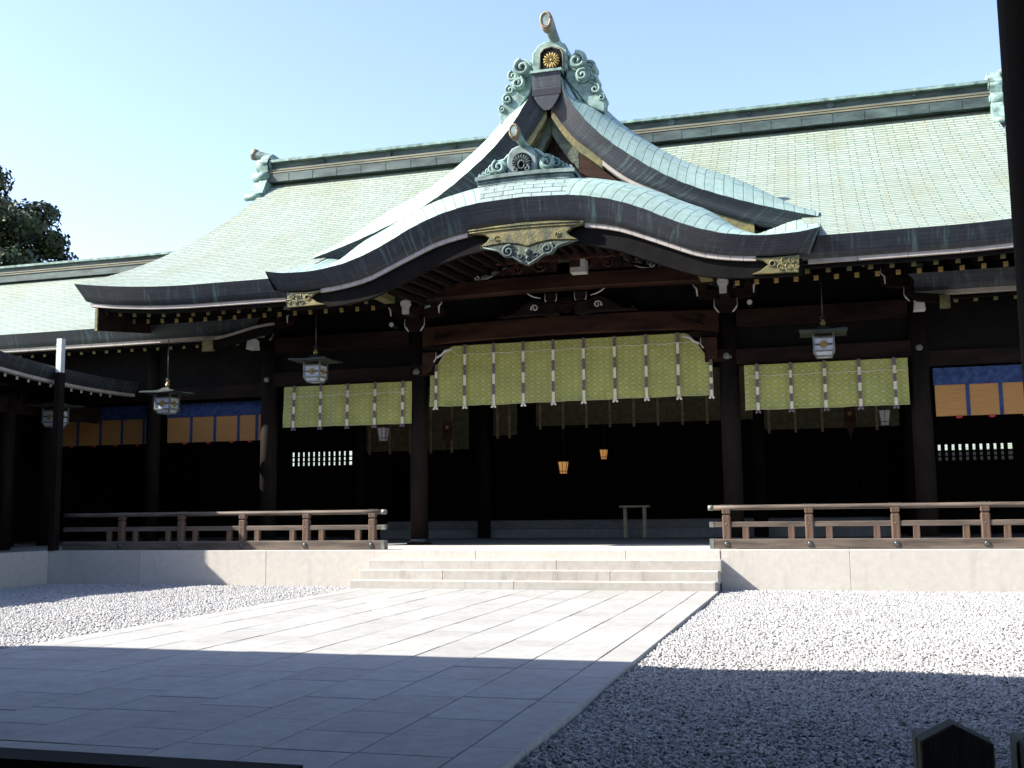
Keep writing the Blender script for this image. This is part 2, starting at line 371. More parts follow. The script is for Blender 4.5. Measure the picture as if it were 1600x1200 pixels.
    def build(s, name, mats, parent=None, origin=None, mods=None):
        if not isinstance(mats, (list, tuple)): mats = [mats]
        po = WL[parent.name] if parent else Vector((0, 0, 0))
        og = Vector(origin) if origin is not None else po
        me = bpy.data.meshes.new(name)
        V = np.array(s.v, dtype=np.float32) - np.array(og, dtype=np.float32)
        me.from_pydata(V.tolist(), [], s.f)
        for m in mats: me.materials.append(m)
        me.polygons.foreach_set('material_index', s.mi); me.polygons.foreach_set('use_smooth', s.sm)
        if any(u is not None for u in s.uv):
            ul = me.uv_layers.new(name='UVMap'); flat = []
            for f, u in zip(s.f, s.uv):
                if u is None: flat += [0.0]*(2*len(f))
                else:
                    for a in u: flat += [a[0], a[1]]
            ul.data.foreach_set('uv', flat)
        at = me.attributes.new('tone', 'FLOAT', 'FACE'); at.data.foreach_set('value', s.tone)
        me.update(); me.validate()
        o = bpy.data.objects.new(name, me); COL.objects.link(o)
        o.location = og - po
        if parent: o.parent = parent
        WL[o.name] = og
        return o

def copy_tree(o, parent=None, loc=None, rotz=None):
    c = o.copy(); COL.objects.link(c)
    if parent: c.parent = parent
    if loc is not None: c.location = loc
    if rotz is not None: c.rotation_euler = (0, 0, rotz)
    for ch in list(o.children): copy_tree(ch, c)
    return c
def pchip(xs, ys):
    xs = np.array(xs, float); ys = np.array(ys, float); h = np.diff(xs); d = np.diff(ys)/h
    m = np.zeros(len(xs)); m[0] = d[0]; m[-1] = d[-1]
    for i in range(1, len(xs)-1):
        if d[i-1]*d[i] > 0:
            w1, w2 = 2*h[i]+h[i-1], h[i]+2*h[i-1]; m[i] = (w1+w2)/(w1/d[i-1]+w2/d[i])
    def f(x):
        x = min(max(x, xs[0]), xs[-1]); i = min(int(np.searchsorted(xs, x, 'right'))-1, len(xs)-2); i = max(i, 0)
        t = (x-xs[i])/h[i]
        return float((1+2*t)*(1-t)**2*ys[i]+t*(1-t)**2*h[i]*m[i]+t*t*(3-2*t)*ys[i+1]+t*t*(t-1)*h[i]*m[i+1])
    return f
def sstep(a, b, x):
    t = min(max((x-a)/(b-a), 0), 1); return t*t*(3-2*t)
def lin(a, b, n): return [a+(b-a)*i/n for i in range(n+1)]
#@@GROUND
# ------------------------------------------------------------------ ground, gravel, path
g = MB(); g.grid([[(-400, -400, -0.026), (400, -400, -0.026)], [(-400, 600, -0.026), (400, 600, -0.026)]])
tag(g.build('ground', M['ground']), kind='structure')

PX0, PX1 = -3.47, 3.85           # the stone path
rg = np.random.default_rng(3)
def gravel():
    C = []
    for (x0, x1, y0, y1, step) in ((3.86, 8.4, -16.2, -9.0, 0.0255), (3.86, 10.5, -9.0, -0.02, 0.029), (-11.72, -3.5, -13.0, -0.02, 0.031)):
        nx, ny = int((x1-x0)/step), int((y1-y0)/step)
        X, Y = np.meshgrid(x0+(np.arange(nx)+.5)*step, y0+(np.arange(ny)+.5)*step)
        X = X.ravel()+rg.uniform(-.5, .5, X.size)*step; Y = Y.ravel()+rg.uniform(-.5, .5, Y.size)*step
        keep = (X > CAMPOS.x - (Y-CAMPOS.y)*1.0 - 2.6) & (X < CAMPOS.x + (Y-CAMPOS.y)*0.24 + 0.8) & (X < x1) & (X > x0+.012) & (Y < y1)
        X, Y = X[keep], Y[keep]; C.append(np.stack([X, Y, np.full_like(X, step)], 1))
    C = np.concatenate(C); n = len(C)
    base = np.array([(1,0,0),(0,1,0),(-1,0,0),(0,-1,0),(.45,.45,.75),(-.5,.4,.7),(-.3,-.5,.8),(.5,-.4,.7),(0,0,-1)], float)
    Fs = np.array([(0,1,4),(1,2,5),(2,3,6),(3,0,7),(1,5,4),(2,6,5),(3,7,6),(0,4,7),(4,5,6),(4,6,7),(1,0,8),(2,1,8),(3,2,8),(0,3,8)])[:10]
    base = base[:8]
    sc = C[:, 2]*rg.uniform(.52, .98, n)
    th = rg.uniform(0, 2*math.pi, n); asp = rg.uniform(.65, 1.2, (n, 3)); asp[:, 2] *= .8
    V = base[None]*asp[:, None, :] + rg.uniform(-.18, .18, (n, 8, 3))
    tx, ty = rg.uniform(-.45, .45, n), rg.uniform(-.45, .45, n)
    V[:, :, 2] += V[:, :, 0]*tx[:, None] + V[:, :, 1]*ty[:, None]
    V *= sc[:, None, None]
    c, s_ = np.cos(th), np.sin(th)
    x = V[:, :, 0]*c[:, None] - V[:, :, 1]*s_[:, None]; y = V[:, :, 0]*s_[:, None] + V[:, :, 1]*c[:, None]
    hz = 0.016*np.sin(C[:, 0]*1.9+C[:, 1]*.7)*np.sin(C[:, 1]*1.3) + rg.uniform(-.02, .006, n)
    W = np.stack([x+C[:, 0:1], y+C[:, 1:2], V[:, :, 2]+hz[:, None]-.012], 2).reshape(-1, 3)
    F = (Fs[None]+8*np.arange(n)[:, None, None]).reshape(-1, 3)
    me = bpy.data.meshes.new('gravel'); me.vertices.add(len(W)); me.vertices.foreach_set('co', W.astype(np.float32).ravel())
    me.loops.add(F.size); me.loops.foreach_set('vertex_index', F.astype(np.int32).ravel())
    me.polygons.add(len(F)); me.polygons.foreach_set('loop_start', np.arange(0, F.size, 3, dtype=np.int32))
    me.polygons.foreach_set('loop_total', np.full(len(F), 3, np.int32))
    tone = np.repeat(np.clip(rg.normal(.55, .24, n), 0, 1), len(Fs)).astype(np.float32)
    at = me.attributes.new('tone', 'FLOAT', 'FACE'); at.data.foreach_set('value', tone)
    me.materials.append(M['gravel']); me.update()
    o = bpy.data.objects.new('gravel', me); COL.objects.link(o)
    tag(o, 'loose white crushed stones spread over the courtyard both sides of the path', 'gravel', kind='stuff')
gravel()

p = MB()
p.box(PX0+.01, PX1-.01, -17.2, -1.02, -0.3, 0.004, 0, 0.0)
xs = [PX0, PX0+.38] + [PX0+.38+.656*i for i in range(1, 10)] + [PX1-.38, PX1]
for i in range(len(xs)-1):
    y = -17.3 + rnd.uniform(0, .8)
    while y < -1.0:
        L = rnd.choice((0.60, 0.75, 0.92)) if 0 < i < len(xs)-2 else rnd.choice((1.3, 1.7))
        y1 = min(y+L, -1.0)
        if y1 - y > .05:
            d = rnd.uniform(-.0025, .0025)
            p.cbox(xs[i]+.006, xs[i+1]-.006, y+.006, y1-.006, -.1, 0.034+d, .004, 0, rnd.random())
        y = y1
tag(p.build('stone_path', M['stone']), kind='structure')
#@@PLATFORM
# ------------------------------------------------------------------ platform, wall, steps
PZ = 0.76
plat = empty('stone_platform', (0, 2, 0), 'pale granite platform with three wide front steps under the shrine hall', 'platform')
b = MB()
for x0, x1 in zip((-11.74, -9.27, -6.05), (-9.27, -6.05, PX0)): b.cbox(x0+.003, x1-.003, 0, .35, -.3, PZ, .006, 0, rnd.random())
b.build('retaining_wall', M['stone_wall'], plat); b = MB()
for x0, x1 in zip((PX1-.04, 6.22, 9.3, 12.4), (6.22, 9.3, 12.4, 15.5)): b.cbox(x0+.003, x1-.003, 0, .35, -.3, PZ, .006, 0, rnd.random())
b.build('retaining_wall', M['stone_wall'], plat); b = MB()
for y0, y1 in ((-2.7, 0.35), (-5.8, -2.7), (-9, -5.8), (-12, -9)): b.cbox(-12.1, -11.742, y0+.003, y1-.003, -.3, PZ, .006, 0, rnd.random())
b.build('retaining_wall', M['stone_wall'], plat)
b = MB()
cuts = [PX0, -1.2, 1.95, PX1-.04]
for x0, x1 in zip(cuts, cuts[1:]): b.cbox(x0+.003, x1-.003, -.012, .5, .3, PZ, .008, 0, rnd.random())
b.build('top_step', M['stone_wall'], plat)
for k, (yf, zt, cut) in enumerate(((-.33, .57, (0.6,)), (-.66, .38, (-1.7, 1.75)), (-1.0, .19, (-.1,)))):
    b = MB(); cuts = [PX0-.06*k, *cut, PX1-.03*k]
    for x0, x1 in zip(cuts, cuts[1:]): b.cbox(x0+.003, x1-.003, yf, .3, -.2 if k == 2 else zt-.25, zt, .008, 0, rnd.random())
    b.build('step', M['stone_step'], plat)
b = MB()
x = -15.0
while x < 15.5:
    for y0, y1 in ((.36 if not (PX0 < x+.6 < PX1) else .505, 1.9), (1.9, 3.6)):
        b.cbox(x+.003, x+1.197, y0+.003, y1-.003, .5, PZ, .004, 0, rnd.random())
    x += 1.2
b.build('veranda_floor', M['stone_wall'], plat)
b = MB()
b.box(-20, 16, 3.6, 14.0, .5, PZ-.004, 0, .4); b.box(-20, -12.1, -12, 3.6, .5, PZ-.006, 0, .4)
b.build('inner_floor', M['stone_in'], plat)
b = MB(); b.cbox(-7.6, 7.6, 10.0, 10.8, PZ-.01, 1.02, .01); b.cbox(-7.6, 7.6, 10.6, 13, 1.0, 1.27, .01)
b.build('inner_step', M['stone_in'], plat)
#@@HALL
# ------------------------------------------------------------------ the hall
hall = empty('shrine_hall', (0, 6, PZ), 'large timber shrine hall with pale green copper roof, curved front gable and dark open interior', 'shrine')
EY, RY = 0.3, 8.2
def zmain(y):
    t = (y-EY)/(RY-EY); return 6.94 + 5.05*(0.72*t+0.28*t*t)
def wmain(t): return 11.55 - 1.05*(1-(1-t)**1.6)
def upturn(xa, t): return 0.24*max(0, (xa-8.2)/3.3)**2*max(0, 1-t*1.4)**2
ymid = lambda t: EY+(RY-EY)*t
b = MB()
NT, NX = 26, 72
def rowpts(t, back=False):
    W = wmain(t); out = []
    for u in np.linspace(-1, 1, NX+1):
        x = W*u; y = ymid(t); z = zmain(y) + upturn(abs(x), t)
        out.append((x, 2*RY-y if back else y, z))
    return out
sl_ = math.hypot(RY-EY, 5.0)
T0 = (2.0-EY)/(RY-EY)
# the front slope: two wings beside the curved gable and the part above it
for back in (False, True):
    rows = [rowpts(t, back) for t in lin(0, 1, NT)]
    uvs = [[(q[0], t*sl_) for q in r_] for r_, t in zip(rows, lin(0, 1, NT))]
    if back: b.grid(rows, uvs, 0, True, True)
    else:
        jl = [j for j in range(NX+1) if rows[0][j][0] <= -5.5]; jr = [j for j in range(NX+1) if rows[0][j][0] >= 5.5]
        k0 = next(i for i, t in enumerate(lin(0, 1, NT)) if t >= T0)
        for sel in (jl, jr): b.grid([[r_[j] for j in sel] for r_ in rows[:k0+1]], [[r_[j] for j in sel] for r_ in uvs[:k0+1]])
        b.grid(rows[k0:], uvs[k0:])
roof = b.build('main_roof', M['tiles'], hall)
# verges of the gable ends
for sg in (-1, 1):
    b = MB(); rows = []; uvs = []
    for back in (False, True):
        rows = []; uvs = []
        for t in lin(0, 1, 16):
            y = ymid(t); z = zmain(y) + upturn(wmain(t), t); y = 2*RY-y if back else y; W = wmain(t)
            yy = (.17 if not back else -.17)*(1-t)
            rows.append([(sg*W, y, z), (sg*(W-.10), y+yy*.45, z-.16), (sg*(W-.24), y+yy, z-.42), (sg*(W-1.0), y+yy, z-.42)]); uvs.append([(t*sl_, 0), (t*sl_, .17), (t*sl_, .45), (t*sl_, 1.3)])
        b.grid(rows, uvs, 0, True, (sg < 0) != back)
    b.build('verge', M['fascia'], roof)
    b = MB(); yt = lin(.55, 3.2, 8)
    b.prism([(y, zmain(y)+upturn(11.3, (y-EY)/(RY-EY))-.41) for y in yt] + [(3.2, 6.55), (2.6, 6.3), (.55, 6.04)], sg*11.06, sg*10.98, axis='X'); b.build('verge_board', M['wood'], roof)
    b = MB(); b.box(min(sg*11.07, sg*11.0), max(sg*11.07, sg*11.0), .50, .548, 6.03, 6.60); b.build('verge_fitting', M['gold_green'], roof)
def eave_front(name, x0, x1, ztop, yt, thick, mat, parent, dy=.17, n=24, flip=False):
    b = MB(); rows = []; uvs = []; L = 0; last = None
    for x in lin(x0, x1, n):
        zt = ztop(x); p0 = Vector((x, zt))
        if last is not None: L += (p0-last).length
        last = p0; th = thick(x)
        cols = [(x, yt, zt), (x, yt+dy*.3, zt-th*.35), (x, yt+dy*.62, zt-th*.68), (x, yt+dy, zt-th), (x, yt+dy+.3, zt-th)]
        rows.append(cols); uvs.append([(L, v) for v in (0, th*.35, th*.68, th, th+.3)])
    b.grid(rows, uvs, 0, True, flip); return b.build(name, mat, parent)
for sg in (-1, 1):
    f = lambda x: 6.94+upturn(abs(x), 0)
    W0 = 11.55
    # outer corner narrows towards the bottom
    b = MB(); rows = []; uvs = []
    for x in lin(5.5, W0, 30):
        zt = f(x); k = sstep(W0-1.2, W0, x)
        rows.append([(sg*(x-.24*k*v), EY+.17*v, zt-.42*v) for v in (0, .35, .68, 1.0)] + [(sg*(x-.24*k), EY+.6, zt-.42)])
        uvs.append([(x, v) for v in (0, .15, .28, .42, .7)])
    b.grid(rows, uvs, 0, True, sg > 0)
    b.build('eave_fascia', M['fascia'], roof)
    b = MB(); x = 5.7
    while x < W0-.4:
        x1 = min(x+.95, W0-.33)
        za, zb = f(x)-.42, f(x1)-.42
        b.prism([(sg*x+.004*sg, za-.085), (sg*x1-.004*sg, zb-.085), (sg*x1-.004*sg, zb-.002), (sg*x+.004*sg, za-.002)], EY+.20, EY+.5); x = x1
    b.build('eave_trim', M['cream'], roof)
    b = MB()
    n = 20; rows = [[(sg*x, y, (6.40 if y < 1 else 7.12)+upturn(x, 0)*(1 if y < 1 else .3)) for x in lin(3.6, W0-.5, n)] for y in (.62, 4.1)]
    b.grid(rows, None, 0, True, sg > 0)
    b.prism([(sg*x, 6.435+upturn(x, 0)) for x in lin(5.0, W0-.45, 12)] + [(sg*x, 6.36+upturn(x, 0)) for x in lin(5.0, W0-.45, 12)[::-1]], EY+.3, EY+.42)
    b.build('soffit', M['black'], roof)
# rafters, two tiers, gilded ends
def rafter_mesh(nm, L, rise, tip):
    b = MB(); b.bar((0, 0, 0), (0, L, rise), .095, .105, 0, ends=1)
    return b
def rafters(nm, xs, y, z, L, rise, tip, zfun=None):
    src = None
    for x in xs:
        loc = Vector((x, y, z + (zfun(x) if zfun else 0)))
        if src is None:
            b = MB(); b.bar((0, 0, 0), (0, L, rise), .095, .105, 0, ends=1)
            b.v = [(p[0]+loc.x, p[1]+loc.y, p[2]+loc.z) for p in b.v]
            src = b.build(nm, [M['black'], tip], hall, origin=loc)
        else:
            c = src.copy(); COL.objects.link(c); c.parent = hall; c.location = loc - WL[hall.name]
xr = [4.05+.408*i for i in range(18)]
rafters('flying_rafter', xr + [-x for x in xr], .80, 6.345, 1.6, .33, M['gold_green'], lambda x: upturn(abs(x), 0))
xr = [4.22+.408*i for i in range(17)]
rafters('base_rafter', xr + [-x for x in xr], 1.6, 6.36, 2.5, .62, M['gold'], lambda x: upturn(abs(x), 0)*.5)
#@@RIDGE
# main ridge
b = MB()
XR = 10.55
b.box(-XR, XR, RY-.46, RY+.46, 11.86, 12.12, 0)
b.box(-XR+.01, XR-.01, RY-.38, RY+.38, 12.12, 12.30, 0)
b.box(-XR+.02, XR-.02, RY-.30, RY+.30, 12.30, 12.50, 0)
for x in lin(-XR, XR, 26)[1:-1]: b.box(x-.006, x+.006, RY-.468, RY-.3, 11.87, 12.11, 0)
ridge = b.build('ridge', M['ridge_dark'], hall)
b = MB()
for z in (12.14, 12.22): b.box(-XR, XR, RY-.47+ (z-12.14)*.4, RY+.47, z, z+.045)
b.build('ridge_moulding', M['ridge_tan'], ridge)
b = MB(); b.prism([(RY-.46, 12.50), (RY-.46, 12.58), (RY-.2, 12.67), (RY+.2, 12.67), (RY+.46, 12.58), (RY+.46, 12.50)], -XR-.05, XR+.05, axis='X')
b.build('ridge_cap', M['verdigris'], ridge)
b = MB()
for i, x in enumerate(lin(-8.6, 8.6, 8)):
    if i % 2 == 0:
        b.ball((x, RY-.34, 12.42), .045, 8); b.tube([(x+.05*math.cos(a), RY-.35, 12.34+.05*math.sin(a)) for a in lin(0, 2*math.pi, 10)], .012, 5)
    else:
        b.cyl(x, RY, 0, .001, .001, 6); b.tube([(x, RY-.29, 12.40), (x, RY-.36, 12.40)], .10, 14)
b.build('ridge_stud', M['ridge_dark'], ridge)
def end_ornament(sg):
    """ridge-end ornament of the main roof, facing along +-X"""
    X = sg*XR
    o = MB()
    out = [(-.5, 12.0), (-.55, 12.5), (-.42, 12.72), (-.2, 12.86), (.2, 12.86), (.42, 12.72), (.55, 12.5), (.5, 12.0), (.95, 11.25), (.75, 11.2), (.4, 11.7), (-.4, 11.7), (-.75, 11.2), (-.95, 11.25)]
    o.prism([(RY+a, z) for a, z in out], X-sg*.12, X+sg*.16, axis='X', bev=0)
    for s2 in (-1, 1):
        for (dy, z, r, L_) in ((.34, 12.44, .21, .30), (.46, 12.05, .15, .38), (.86, 11.30, .11, .44)):
            o.tube([(X-sg*.12, RY+s2*dy, z), (X+sg*L_, RY+s2*dy, z)], r, 16)
            o.tube([(X-sg*.15, RY+s2*dy, z), (X-sg*.12, RY+s2*dy, z)], [r*.5, r*.75], 12)
        o.prism([(RY+s2*.2, 11.95), (RY+s2*.5, 11.92), (RY+s2*.86, 11.42), (RY+s2*.8, 11.3), (RY+s2*.2, 11.5)], X-sg*.05, X+sg*.30, axis='X')
    b_ = o.build('ridge_end_ornament', M['verdigris'], hall)
    h = MB(); path = [(X+sg*(.0+.62*t), RY, 12.80+.04*math.sin(t*3)+.16*t*t) for t in lin(0, 1, 8)]
    h.tube(path, [.11+.05*t for t in lin(0, 1, 8)], 12); h.build('horn', M['verdigris_dark'], b_)
    c = MB(); q = path[-1]; c.tube([(q[0]-sg*.06, RY, q[2]-.01), (q[0]+sg*.05, RY, q[2]+.03)], [.17, .19], 14); c.build('horn_tip', M['bronze'], b_)
for sg in (-1, 1): end_ornament(sg)
#@@DORMER
# ---- triangular dormer gable
DY = 1.9
ptop = pchip([.33, .37, .6, .9, 1.4, 1.96, 2.5, 3.2, 3.9, 4.9, 5.95], [11.75, 11.38, 10.93, 10.5, 9.97, 9.52, 9.13, 8.73, 8.43, 8.07, 7.76])
pbot = pchip([0, .3, .66, .96, 1.76, 2.6, 3.53, 4.43, 5.5], [11.05, 10.55, 10.1, 9.83, 9.13, 8.68, 8.2, 7.83, 7.5])
XD = [.33, .345, .37, .45, .55, .7, .85, 1.05, 1.3, 1.6, 1.96, 2.3, 2.7, 3.1, 3.5, 3.9, 4.4, 4.9, 5.4, 5.95]
def dnorm(f, x):
    e = .02; a, c = max(x-e, .33), min(x+e, 5.95); d = Vector((c-a, f(c)-f(a))).normalized(); return Vector((-d.y, d.x))
OFF = [(0, 0), (.06, .15), (.16, .32), (.34, .50), (.6, .64), (1.0, .73), (1.5, .76), (6.2, .76)]
for sg in (-1, 1):
    b = MB(); rows = []; uvs = []; L = 0; last = None
    for x in XD:
        n_ = dnorm(ptop, x); z = ptop(x)
        k = sstep(.30, .85, x)*(1-.62*sstep(3.8, 5.95, x)); p_ = Vector((x, z))
        if last is not None: L += (p_-last).length
        last = p_; r_ = []; u_ = []
        vv = 0; lp = None
        for dy, dn in OFF:
            q = p_ + Vector((n_.x*.75, n_.y))*dn*k
            pt = Vector((sg*q.x, DY+dy, q.y))
            if lp is not None: vv += (pt-lp).length
            lp = pt
            r_.append(tuple(pt)); u_.append((vv, L+.5*dn*k*(1 if x < 1.3 else .6)))
        rows.append(r_); uvs.append(u_)
    b.grid(rows, uvs, 0, True, sg > 0)
    b.build('dormer_roof', M['tiles_gable'], hall)
    # barge fascia
    b = MB(); rows = []; uvs = []; L = 0; last = None
    for i in range(41):
        s_ = i/40; xt = .33+(5.95-.33)*s_**1.5; xb = 5.5*s_**1.5
        pt = Vector((xt, ptop(xt))); pb = Vector((xb, pbot(xb)))
        if last is not None: L += (pt-last).length
        last = pt; r_ = []; u_ = []
        for v in (0, .33, .66, 1.0):
            q = pt.lerp(pb, v); r_.append((sg*q.x, DY+.16*v+.05*math.sin(v*math.pi), q.y)); u_.append((L, v*.45))
        r_.append((sg*pb.x, DY+.8, pb.y)); u_.append((L, .95))
        rows.append(r_); uvs.append(u_)
    b.grid(rows, uvs, 0, True, sg > 0)
    b.build('dormer_barge', M['fascia'], hall)
    # gilded/cream strip under it
    for nm, mt, a0, a1 in (('gilded_strip', M['gold_green'], .06, 1.25), ('dormer_trim', M['cream'], 1.25, 2.75), ('gilded_strip', M['gold_green'], 2.75, 4.6)):
        b = MB(); xsx = lin(a0, a1, 10)
        P = [(sg*x, pbot(x)-.005) for x in xsx] + [(sg*x, pbot(x)-(.085 if nm == 'dormer_trim' else .14 if a0 < 1 else .22)/max(.6, dnorm(ptop, max(x, .4)).y)) for x in xsx[::-1]]
        b.prism(P, DY+.2, DY+.5); b.build(nm, mt, hall)
    # inner barge board: green-clad near the apex, brown wood below
    for nm, mt, a0, a1, d in (('apex_board', M['apex'], .0, .66, .27), ('barge_board', M['wood_red'], .66, 4.6, .30)):
        b = MB(); xsx = lin(a0, a1, 12)
        P = [(sg*x, pbot(x)-.16) for x in xsx] + [(sg*x, pbot(x)-.16-d/max(.55, dnorm(ptop, max(x, .4)).y)) for x in xsx[::-1]]
        b.prism(P, DY+.42, DY+.62, bev=.02); b.build(nm, mt, hall)
b = MB(); xsx = lin(-4.6, 4.6, 40)
b.prism([(x, pbot(abs(x))-.1) for x in xsx] + [(4.6, 7.5), (-4.6, 7.5)], DY+1.0, DY+1.15); b.build('dormer_wall', M['carving'], hall)
b = MB()
for i in range(46):
    x = rnd.uniform(-1.3, 1.3); z = rnd.uniform(8.7, pbot(abs(x))-1.0) if pbot(abs(x))-1.0 > 8.7 else 8.75
    b.spiral(x, z, rnd.uniform(.09, .2), DY+.98, 1.4, rnd.choice((-1, 1)), rnd.uniform(0, 360), .03, 0, 2.0, 16)
b.build('dormer_carving', M['carving'], hall)
b = MB(); b.prism([(.06+.055*math.cos(a)+.25, 9.62+.055*math.sin(a)) for a in lin(0, 2*math.pi, 12)[:-1]], DY+.7, DY+1.0); b.build('gable_stud', M['white'], hall)
# front box of the dormer ridge, tapering to a point
b = MB(); rows = []; uvs = []
pts = [(11.75, .345), (11.4, .35), (11.15, .30), (11.0, .21), (10.88, .11), (10.84, .055)]
for z, hw in pts:
    rows.append([(-hw, DY-.02+.05*(11.75-z), z), (hw, DY-.02+.05*(11.75-z), z)]); uvs.append([(-hw, 11.75-z), (hw, 11.75-z)])
b.grid(rows, uvs, 0, False, True)
b.box(-.345, .345, DY, 8.0, 11.2, 11.74, 0)
b.build('dormer_ridge_face', M['fascia'], hall)
b = MB(); b.box(-.38, .38, DY-.06, 8.0, 11.742, 11.80); b.box(-.26, .26, DY+.5, 8.0, 11.8, 12.1); b.box(-.36, .36, DY+.45, 8.0, 12.1, 12.2)
b.build('dormer_ridge', M['verdigris'], hall)
# ornament on the dormer ridge
b = MB(); Y0 = DY+.1
b.prism([(-.36, 11.8), (-.36, 12.3), (-.30, 12.36), (-.22, 12.48), (-.05, 12.55), (.10, 12.57), (.28, 12.53), (.44, 12.44), (.49, 12.34), (.50, 11.8)], Y0, Y0+.55, bev=.03)
orn = b.build('ridge_ornament', M['verdigris'], hall)
for sg in (-1, 1):
    b = MB(); c0 = .06
    b.volute(c0+sg*.66, 11.98, .205, Y0+.02, .5, 1.5, -sg, 100)
    b.volute(c0+sg*.93, 11.86, .13, Y0+.16, .4, 1.4, -sg, 100)
    b.volute(c0+sg*.78, 11.62, .15, Y0+.02, .45, 1.4, sg, 60)
    b.volute(c0+sg*1.0, 11.52, .12, Y0+.14, .4, 1.4, -sg, 100)
    b.volute(c0+sg*1.06, 11.28, .12, Y0+.1, .42, 1.4, -sg, 100)
    b.volute(c0+sg*1.2, 11.06, .09, Y0+.12, .4, 1.3, -sg, 100)
    b.prism([(c0+sg*.40, 12.2), (c0+sg*.62, 12.16), (c0+sg*.95, 11.85), (c0+sg*1.06, 11.45), (c0+sg*1.28, 11.05), (c0+sg*1.25, 10.70), (c0+sg*.9, 10.9), (c0+sg*.36, 11.62)], Y0+.12, Y0+.5, bev=.02)
    b.build('scroll', M['verdigris'], orn)
b = MB(); b.prism([(-.15, 11.82), (-.14, 12.24), (-.06, 12.33), (.12, 12.36), (.32, 12.28), (.36, 12.2), (.37, 11.82)], Y0-.012, Y0+.02); b.build('crest_recess', M['black'], orn)
b = MB(); fr = [(-.17, 11.82), (-.16, 12.26), (-.06, 12.36), (.12, 12.39), (.33, 12.31), (.39, 12.2), (.40, 11.82)]
b.tube([(x, Y0-.02, z) for x, z in fr], .022, 6); b.build('crest_frame', M['ridge_tan'], orn)
b = MB(); b.petals(.12, 12.05, .20, Y0-.02, 16, 0, 360, 0, .05, .22); b.build('crest', M['crest_gold'], orn)
b = MB(); hp = [(.22, Y0+.35, 12.42), (.19, Y0+.15, 12.56), (.15, Y0-.1, 12.70), (.11, Y0-.32, 12.86)]
b.tube(hp, [.13, .12, .13, .15], 12); b.build('horn', M['verdigris_dark'], orn)
b = MB()
oval = lambda r: [(.10+r*.72*math.cos(a), 12.86+r*math.sin(a)*(1.0 if math.sin(a) > 0 else 1.25)) for a in lin(0, 2*math.pi, 20)[:-1]]
b.prism(oval(.215), Y0-.48, Y0-.30, bev=.03); b.tube([(x, Y0-.485, z) for x, z in oval(.16)+[oval(.16)[0]]], .03, 6)
b.build('horn_tip', M['bronze'], orn)
b = MB(); b.prism(oval(.13), Y0-.495, Y0-.45); b.build('horn_hollow', M['verdigris_dark'], orn)
#@@KARA
# ---- undulating front gable
KY = -.4
ktop = pchip([0, .9, 1.7, 2.4, 3.1, 3.6, 4.25, 5.0, 5.5, 5.97], [8.09, 8.05, 7.91, 7.67, 7.33, 7.12, 6.94, 6.86, 6.87, 6.94])
kbot = pchip([0, 1.1, 1.85, 2.6, 3.0, 3.7, 4.5, 5.2, 5.75], [7.57, 7.51, 7.38, 7.1, 6.93, 6.66, 6.53, 6.49, 6.52])
KT = lambda x: ktop(abs(x)); KB = lambda x: kbot(abs(x))
OFK = [(0, 0), (.05, .13), (.16, .29), (.36, .45), (.7, .58), (1.2, .66), (1.9, .70), (3.0, .74), (3.9, .76)]
b = MB(); rows = []; uvs = []; L = 0; last = None
for x in lin(-5.97, 5.97, 90):
    z = KT(x); p_ = Vector((x, z))
    if last is not None: L += (p_-last).length
    last = p_; k = 1-sstep(3.4, 5.7, abs(x)); e = .03
    a, c = max(x-e, -5.97), min(x+e, 5.97); d = Vector((c-a, KT(c)-KT(a))).normalized(); n_ = Vector((-d.y, d.x))
    r_ = []; u_ = []; vv = 0; lp = None
    for dy, dn in OFK:
        q = p_ + n_*dn*k; Yw = KY+dy
        ze = 6.94+.18*min(dy, .7) if Yw < EY else zmain(Yw)+.126*max(-.5, 1-(Yw-EY)/1.1)
        zz = q.y*k + (1-k)*(ze + (z-6.94)*max(0, 1-dy/1.5))
        pt = Vector((q.x, KY+dy, zz))
        if lp is not None: vv += (pt-lp).length
        lp = pt; r_.append(tuple(pt)); u_.append((vv, L - (.35*min(dy, 1.2)*(1 if x > 0 else -1) if abs(x) > .9 else .35*min(dy, 1.2)*x/.9)))
    rows.append(r_); uvs.append(u_ if abs(x) > .95 else u_)
il = [i for i, r_ in enumerate(rows) if r_[0][0] <= -.92]; ir = [i for i, r_ in enumerate(rows) if r_[0][0] >= .92]
ic = list(range(il[-1], ir[0]+1))
for sel in (il, ir): b.grid([rows[i] for i in sel], [uvs[i] for i in sel], 0, True, True)
b.grid([rows[i] for i in ic], [[(rows[i][0][0], u_[0]+.05) for u_ in uvs[i]] for i in ic], 2, True, True)
# closing side faces at both ends
for sg in (-1, 1):
    e_ = rows[0] if sg < 0 else rows[-1]
    pr = [[q, (q[0]-sg*.15, q[1]+.15, q[2]-.42)] for q in e_[:6]]
    b.grid(pr, None, 1, False, sg < 0)
b.build('front_gable_roof', [M['tiles_gable'], M['fascia'], M['tiles_crown']], hall)
b = MB(); rows = []; uvs = []; L = 0; last = None
for s_ in lin(-1, 1, 90):
    xt, xb = 5.97*s_, 5.75*s_; pt = Vector((xt, KT(xt))); pb = Vector((xb, KB(xb)))
    if last is not None: L += (pt-last).length
    last = pt; r_ = []; u_ = []
    for v in (0, .25, .5, .75, 1.0):
        q = pt.lerp(pb, v); r_.append((q.x, KY+.20*v, q.y)); u_.append((L, v*.48))
    r_.append((pb.x, KY+.6, pb.y)); u_.append((L, .9)); rows.append(r_); uvs.append(u_)
b.grid(rows, uvs, 0, True, False)
b.build('front_gable_fascia', M['fascia'], hall)
